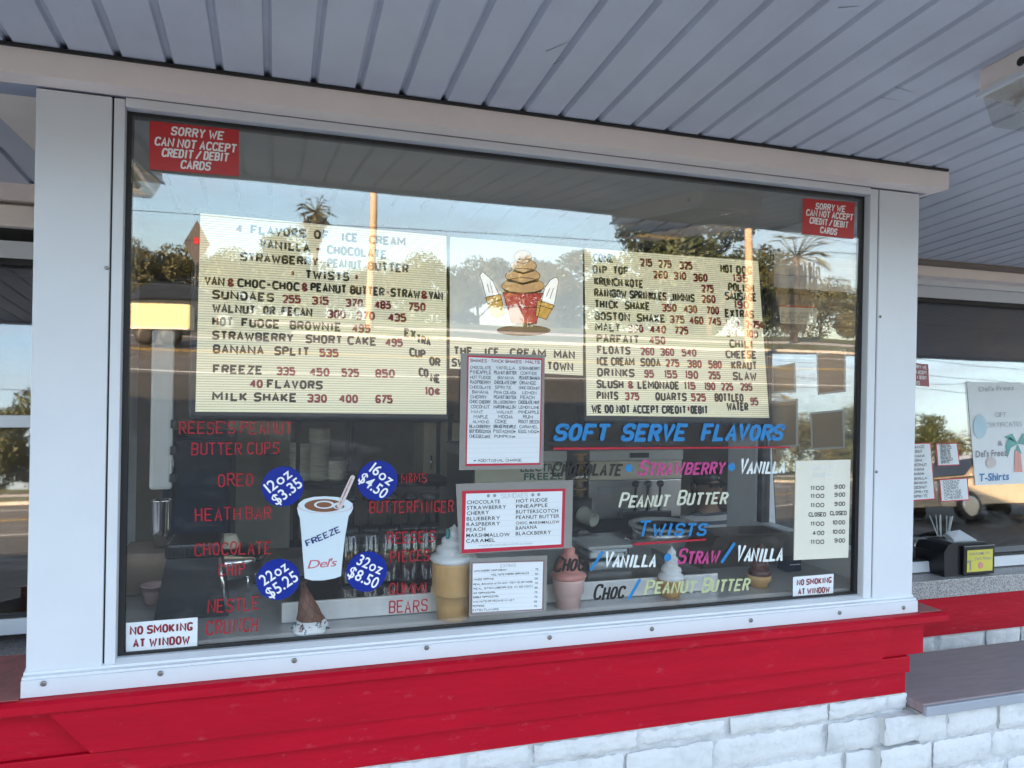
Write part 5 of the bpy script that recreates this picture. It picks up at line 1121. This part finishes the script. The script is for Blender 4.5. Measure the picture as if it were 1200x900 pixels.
t = rcard('payment_notice', 'faded red card notice in the rear window beside the bay post', [(1060, 424), (1088, 427), (1089, 453), (1060, 450)], mat('faded_red', (.40, .12, .14), .5), 'sign')
m = MB()
for i, s_ in enumerate(['SORRY WE', 'CAN NOT ACCEPT', 'CREDIT / DEBIT', 'CARDS']): px_text(m, RW, s_, (1062 + (6 if i == 0 else 0), 431 + i * 6), (1086 - (8 if i == 3 else 0), 433 + i * 6), 4, hw=.1, lift=.0012)
m.build('lettering', M_whiteink, t)
# straws and a wire basket on the inside ledge
p = RW.hit(1105, 655); yb = .99
m = MB(); m.box((2.2, .99, .60), (5.5, 1.25, .70)); m.build('inner_ledge', M_white, bld)
t = thing('straw_cup', 'clear cup of wrapped straws behind the napkin dispenser', 'straw holder', (3.42, 1.08, .701)); m = MB(); m.lathe((3.42, 1.08, .7015), [(.035, 0), (.045, .11), (.046, .112)], 20); m.build('cup', M_jar, t); m = MB(); R = random.Random(3)
for i in range(9): m = MB(); m.tube([(3.42 + R.uniform(-.02, .02), 1.08 + R.uniform(-.02, .02), .706), (3.42 + R.uniform(-.06, .06), 1.08 + R.uniform(-.05, .05), .93)], .0035, 6); m.build('straw', M_paper, t)
t = thing('steel_canister', 'steel canister behind the rear window beside the bay post', 'canister', (3.25, 1.09, .701)); m = MB(); m.lathe((3.25, 1.09, .7015), [(.05, 0), (.052, .12), (.05, .121)], 22); m.build('can', M_steel2, t); m = MB(); m.lathe((3.25, 1.09, .823), [(.053, 0), (.053, .012), (.02, .02)], 22); m.build('lid', M_blackplastic, t)
# ------------------------------------------------------------------ the street side, seen reflected in the glass
def MR(az, D, el=None, t=PANE_TILT):
    x = (D + 2) * tan(radians(az)); return x
def leaf_cloud(m, c, rad, n, sz, R, mi=1, squash=.8):
    c = V(c)
    for _ in range(n):
        d = V((R.gauss(0, 1), R.gauss(0, 1), R.gauss(0, 1))).normalized(); r = R.uniform(.45, 1.05) ** .6
        p = c + V((d.x * rad * r, d.y * rad * r, d.z * rad * squash * r)); a = V((R.uniform(-1, 1), R.uniform(-1, 1), R.uniform(-1, 1))).normalized(); b = a.cross(d + V((.1, .2, .3))).normalized(); s_ = sz * R.uniform(.6, 1.3)
        m.add([p - a * s_, p + b * s_ * .55, p + a * s_, p - b * s_ * .55], [(0, 1, 2, 3)], mi)
M_leaf = [mat('leaf_dark', (.045, .062, .018), .6, var=.5, vscale=.8), mat('leaf_olive', (.11, .105, .03), .6, var=.5, vscale=.8), mat('leaf_grey_green', (.065, .085, .035), .6, var=.5, vscale=.8)]
M_bark = mat('bark', (.14, .11, .085), .85, var=.4, vscale=3)
def tree_proto(kind, h, w, seed, label):
    R = random.Random(seed); t = thing('tree', label, 'tree', (0, 0, 0), 'trees across the road')
    m = MB(); m.tube([(0, 0, 0), (.1, 0, h * .25), (.05, .1, h * .55)], [h * .035, h * .026, h * .015], 8)
    tips = []
    for i in range(7):
        a = i * 2.4 + R.uniform(-.4, .4); z = h * R.uniform(.2, .5); e = V((cos(a) * w * R.uniform(.35, .8), sin(a) * w * R.uniform(.35, .8), h * R.uniform(.45, .9)))
        m.tube([(.05, .05, z), tuple(e * .5 + V((0, 0, z * .5))), tuple(e)], [h * .013, h * .009, h * .004], 6); tips.append(e)
    m.build('trunk', M_bark, t); m = MB()
    tips += [V((R.uniform(-.5, .5) * w, R.uniform(-.5, .5) * w, h * R.uniform(.4, 1.0))) for _ in range(5)] + [V((R.uniform(-.8, .8) * w, R.uniform(-.5, .5) * w, h * R.uniform(.12, .4))) for _ in range(4)]
    for e in tips: leaf_cloud(m, e, w * R.uniform(.26, .45), 620, h * .025, R, 0)
    m.build('crown', M_leaf[kind], t); return t
protos = [tree_proto(0, 5.0, 3.2, 1, 'dark bushy roadside tree'), tree_proto(1, 4.4, 3.4, 2, 'olive bushy roadside tree'), tree_proto(2, 6.5, 4.0, 3, 'tall grey green oak across the road')]
plan = [(-30, 52, 0, 1.0), (-25, 54, 1, 1.1), (-20, 50, 1, 1.0), (-15.5, 52, 0, 1.1), (-11, 50, 1, .86), (-8.2, 53, 1, .84), (-5.2, 51, 1, .9), (-2.2, 54, 1, .95), (0.8, 50, 0, .9), (4.0, 53, 1, .85), (8, 56, 1, 1.0), (11.5, 52, 0, .9), (15, 55, 2, .75), (18.5, 52, 1, .95), (22, 56, 2, .9), (25.5, 52, 0, 1.0), (29, 50, 2, 1.15), (32.5, 48, 2, 1.25), (36, 52, 0, 1.2), (40, 50, 1, 1.0), (44, 52, 2, .85), (48, 52, 0, .95), (53, 54, 1, .9), (58, 52, 0, .9)]
lab_dir = ['far left end', 'left end', 'left of the cars', 'behind the box trailer', 'left of the dark car', 'behind the dark car', 'right of the dark car', 'left of the tall palm', 'right of the tall palm', 'left of the first pole', 'right of the first pole', 'in the middle of the row', 'small and pale in mid row', 'past mid row', 'between the two poles', 'short of the second pole', 'left of the second pole', 'at the second pole', 'beside the shaggy palm', 'right of the shaggy palm', 'behind the silver car', 'right of the silver car', 'near the right end', 'right end']
used = [False] * 3; kinds = ['dark bushy tree', 'olive bushy tree', 'grey green oak']
for (az, D, k, sc), ld in zip(plan, lab_dir):
    D2 = D * .92; loc = ((D2 + 2) * tan(radians(az)), -D2, gz(D2)); lb = f'{kinds[k]} across the road, {ld}'
    if not used[k]: used[k] = True; o = protos[k]; o.location = loc; o['label'] = lb
    else: o = dup(protos[k], loc, lb)
    o.scale = (sc, sc, sc * random.uniform(.9, 1.1)); o.rotation_euler.z = random.uniform(0, 6)
def palm(label, az, D, ztop, cr, shag, seed):
    R = random.Random(seed); x, y, z0 = (D + 2) * tan(radians(az)), -D, gz(D); t = thing('palm_tree', label, 'palm tree', (x, y, z0))
    m = MB(); m.tube([(x, y, z0), (x + .1, y, z0 + (ztop - z0) * .5), (x, y, ztop)], [.24, .19, .2], 10); m.build('trunk', M_bark, t)
    m = MB(); c = V((x, y, ztop))
    for i in range(34):
        a = R.uniform(0, 2 * pi); e = R.uniform(-.7, 1.25); L_ = cr * R.uniform(.8, 1.1); d = V((cos(a) * cos(e), sin(a) * cos(e), sin(e)))
        base = c + V((0, 0, .1)); tipp = base + d * L_ - V((0, 0, L_ * .25)); mid = base + d * L_ * .6
        for j in range(11):
            s_ = (j - 5) / 5; side = d.cross(V((0, 0, 1))).normalized() if abs(d.z) < .95 else V((1, 0, 0)); end = mid + (tipp - mid) * (1 - abs(s_) * .35) + side * s_ * L_ * .42; w_ = side.cross(d).normalized() * .03 + side * .03
            m.add([mid - w_ * .6, mid + w_ * .6, end], [(0, 1, 2)])
        m.tube([base, mid], .025, 4)
    m.build('crown', M_leaf[1], t)
    m = MB()
    for i in range(shag):
        a = R.uniform(0, 2 * pi); zz_ = R.uniform(.1, 1.7) * cr * .9; r = R.uniform(.2, .62) * cr * max(.35, 1 - zz_ / (2.4 * cr)); p = c + V((cos(a) * r, sin(a) * r, -zz_)); d = V((R.uniform(-.1, .1), R.uniform(-.1, .1), -cr * .35))
        m.add([p + V((-.06, 0, 0)), p + V((.06, 0, 0)), p + d], [(0, 1, 2)]); m.add([p + V((0, -.06, 0)), p + V((0, .06, 0)), p + d * .9 + V((.1, 0, 0))], [(0, 1, 2)])
    if shag: m.build('dead_fronds', mat('dead_frond', (.055, .05, .026), .9), t)
palm('tall slim palm rising above the roadside trees', 2.6, 50, 12.0, 1.5, 260, 11)
palm('shaggy palm with a skirt of dead fronds right of the second pole', 38.3, 34, 8.5, 2.5, 420, 12)
palm('small palm at the right end of the trees', 50, 44, 6.6, 1.6, 120, 13)
def pole(label, az, D, h, r, lean_=0):
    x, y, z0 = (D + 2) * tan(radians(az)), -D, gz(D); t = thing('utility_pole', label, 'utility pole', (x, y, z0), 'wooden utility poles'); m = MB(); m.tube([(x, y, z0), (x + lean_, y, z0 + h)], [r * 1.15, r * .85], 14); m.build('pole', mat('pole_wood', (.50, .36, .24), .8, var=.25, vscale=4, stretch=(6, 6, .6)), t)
    m = MB(); m.box((x + lean_ - 1.2, y - .07, z0 + h - .9), (x + lean_ + 1.2, y + .07, z0 + h - .76)); m.build('crossarm', M_bark, t)
    for dx in (-1.05, -.4, .4, 1.05): m = MB(); m.lathe((x + lean_ + dx, y, z0 + h - .758), [(.04, 0), (.06, .05), (.03, .12)], 10); m.build('insulator', M_darksteel, t)
    return V((x + lean_, y, z0 + h - .6))
pa = pole('sunlit wooden utility pole right of the tall palm', 6.75, 33, 10.5, .16); pb = pole('leaning sunlit wooden utility pole beside the shaggy palm', 35.3, 22, 9.5, .14, -.35)
def wire(label, p0, p1, sag, r=.012):
    m = MB(); pts = [V(p0).lerp(V(p1), i / 24) - V((0, 0, sag * 4 * (i / 24) * (1 - i / 24))) for i in range(25)]; m.tube(pts, r, 5); tag(m.build('power_line', M_ink, None, pts[0]), label, 'cable')
zw = 1.6 + 30 * tan(radians(11.6))
wire('lone power line sagging across the sky above the road', (-40, -28, zw - .4), (60, -28, zw + 1.6), 1.0, .014)
wire('power line between the second pole and the right end of the lot', pb + V((0, 0, -2.2)), (70, -27, 9.0), .8)
wire('lower power line right of the second pole', pb + V((0, 0, -3.0)), (70, -26, 8.0), .8); wire('lowest power line right of the second pole', pb + V((0, 0, -3.7)), (70, -26, 7.2), .8)
# roadside diamond sign seen from behind
x, y = (30 + 2) * tan(radians(-5.6)), -30; z0 = gz(30); t = thing('road_sign', 'dark diamond road sign with red centre beside the box trailer', 'road sign', (x, y, z0)); m = MB(); m.tube([(x, y - .03, z0), (x, y - .03, z0 + 3.4)], .05, 8); m.build('post', M_darksteel, t); zc = z0 + 3.3
m = MB(); m.prism([(x - .5, y, zc), (x, y, zc - .9), (x + .5, y, zc), (x, y, zc + .9)], (0, .03, 0)); m.build('sign_plate', mat('sign_back', (.06, .05, .05), .5), t); m = MB(); m.lathe((x, y + .031, zc + .1), [(.14, 0), (.12, .03)], 14, ax=(0, 1, 0)); m.build('red_centre', M_signred, t)
# box trailer
x0 = (21 + 2) * tan(radians(-9.9)); x1 = (21 + 2) * tan(radians(-5.9)); t = thing('box_trailer', 'cream box trailer lit by low sun in front of the dark car', 'trailer', ((x0 + x1) / 2, -21.6, gz(21.6)))
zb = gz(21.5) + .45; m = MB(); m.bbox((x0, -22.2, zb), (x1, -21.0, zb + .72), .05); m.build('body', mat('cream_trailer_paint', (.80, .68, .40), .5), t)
for wx in (x0 + .5, x1 - .5):
    m = MB(); m.lathe((wx, -21.05, zb - .15), [(.12, 0), (.29, .01), (.29, .16), (.12, .17)], 20, ax=(0, -1, 0)); w_ = m.build('wheel', M_black, t)
m = MB()
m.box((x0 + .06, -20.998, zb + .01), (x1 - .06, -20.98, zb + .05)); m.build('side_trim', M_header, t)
m = MB(); m.bbox((x0 + .15, -22.1, zb - .09), (x1 - .1, -21.1, zb - .001), .01); m.build('chassis', M_darksteel, t)
# cars: sedan-height SUV built from lofted side sections
def car(label, paint, loc, rz):
    t = thing('parked_car', label, 'car', (0, 0, 0), 'cars across the lot')
    low = [(-2.25, .38), (-2.30, .62), (-2.22, .86), (-1.95, .98), (-1.0, 1.03), (.75, 1.05), (1.5, .96), (2.12, .84), (2.28, .66), (2.25, .36)]
    m = MB(); secs = [(-.86, .94), (-.92, 1.0), (.92, 1.0), (.86, .94)]; vs = []; n = len(low)
    for y, s_ in secs: vs += [(x * (s_ * .02 + .98), y, .30 + (z - .30) * s_) for x, z in low]
    fs = [tuple(range(n))[::-1], tuple(range(3 * n, 4 * n))]
    for k in range(3): fs += [(k * n + i, k * n + (i + 1) % n, (k + 1) * n + (i + 1) % n, (k + 1) * n + i) for i in range(n)]
    m.add(vs, fs); m.build('body', paint, t)
    cab = [(-1.75, 1.0), (-1.45, 1.42), (-1.1, 1.60), (.15, 1.63), (.55, 1.50), (1.2, 1.03)]
    m = MB(); n = len(cab); vs = [(x, -.86 + max(0, z - 1.05) * .28, z) for x, z in cab] + [(x, .86 - max(0, z - 1.05) * .28, z) for x, z in cab]
    m.add(vs, [tuple(range(n))[::-1], tuple(range(n, 2 * n))] + [(i, i + 1, n + i + 1, n + i) for i in range(n - 1)]); m.build('cabin', paint, t)
    M_win = mat('car_glass', (.012, .014, .016), .05, spec=.8)
    for s_ in (-1, 1):
        for poly in ([(-1.38, 1.08), (-1.22, 1.40), (-1.02, 1.53), (-.62, 1.55), (-.62, 1.08)], [(-.54, 1.08), (-.54, 1.55), (.12, 1.56), (.14, 1.08)], [(.22, 1.08), (.2, 1.55), (.5, 1.44), (.98, 1.08)]):
            m = MB(); m.add([(x, s_ * (.872 - max(0, z - 1.05) * .28), z) for x, z in poly], [tuple(range(len(poly)))]); m.build('window', M_win, t)
    m = MB(); m.add([(1.19, -.74, 1.07), (1.19, .74, 1.07), (.60, .66, 1.49), (.60, -.66, 1.49)], [(0, 1, 2, 3)]); m.v = [v + V((.02, 0, .01)) for v in m.v]; m.build('windscreen', M_win, t)
    m = MB(); m.add([(-1.74, -.74, 1.05), (-1.74, .74, 1.05), (-1.48, .66, 1.40), (-1.48, -.66, 1.40)], [(0, 1, 2, 3)]); m.v = [v + V((-.02, 0, .01)) for v in m.v]; m.build('rear_window', M_win, t)
    for x in (-1.42, 1.42):
        for s_ in (-1, 1):
            m = MB(); m.lathe((x, s_ * .74, .34), [(.22, 0), (.33, .01), (.345, .05), (.345, .17), (.33, .2), (.25, .205)], 26, ax=(0, s_, 0)); w_ = m.build('wheel', M_black, t)
            m = MB(); m.lathe((x, s_ * .93, .34), [(.235, 0), (.24, .018), (.215, .019)], 26, ax=(0, s_, 0))
            for j in range(5):
                a = j * 2 * pi / 5 + .3; d = V((cos(a), 0, sin(a))); e = V((-sin(a), 0, cos(a))); c = V((x, s_ * .948, .34)); m.prism([c + e * .05, c + d * .225 + e * .035, c + d * .225 - e * .035, c - e * .05], (0, s_ * -.02, 0))
            m.build('rim', M_steel2, w_)
    for s_ in (-1, 1):
        m = MB(); m.bbox((2.16, s_ * .5, .70), (2.27, s_ * .86, .82), .02); m.build('headlight', M_clearlens, t); m = MB(); m.bbox((-2.28, s_ * .55, .74), (-2.19, s_ * .86, .88), .02); m.build('tail_light', M_signred, t)
    t.location = loc; t.rotation_euler.z = rz; return t
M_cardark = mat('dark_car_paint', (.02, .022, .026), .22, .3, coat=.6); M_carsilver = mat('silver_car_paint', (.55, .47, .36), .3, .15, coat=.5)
c1 = car('dark parked car beyond the road, behind the cream trailer', M_cardark, ((27 + 2) * tan(radians(-6.2)), -27.0, gz(27) + .007), 0.03)
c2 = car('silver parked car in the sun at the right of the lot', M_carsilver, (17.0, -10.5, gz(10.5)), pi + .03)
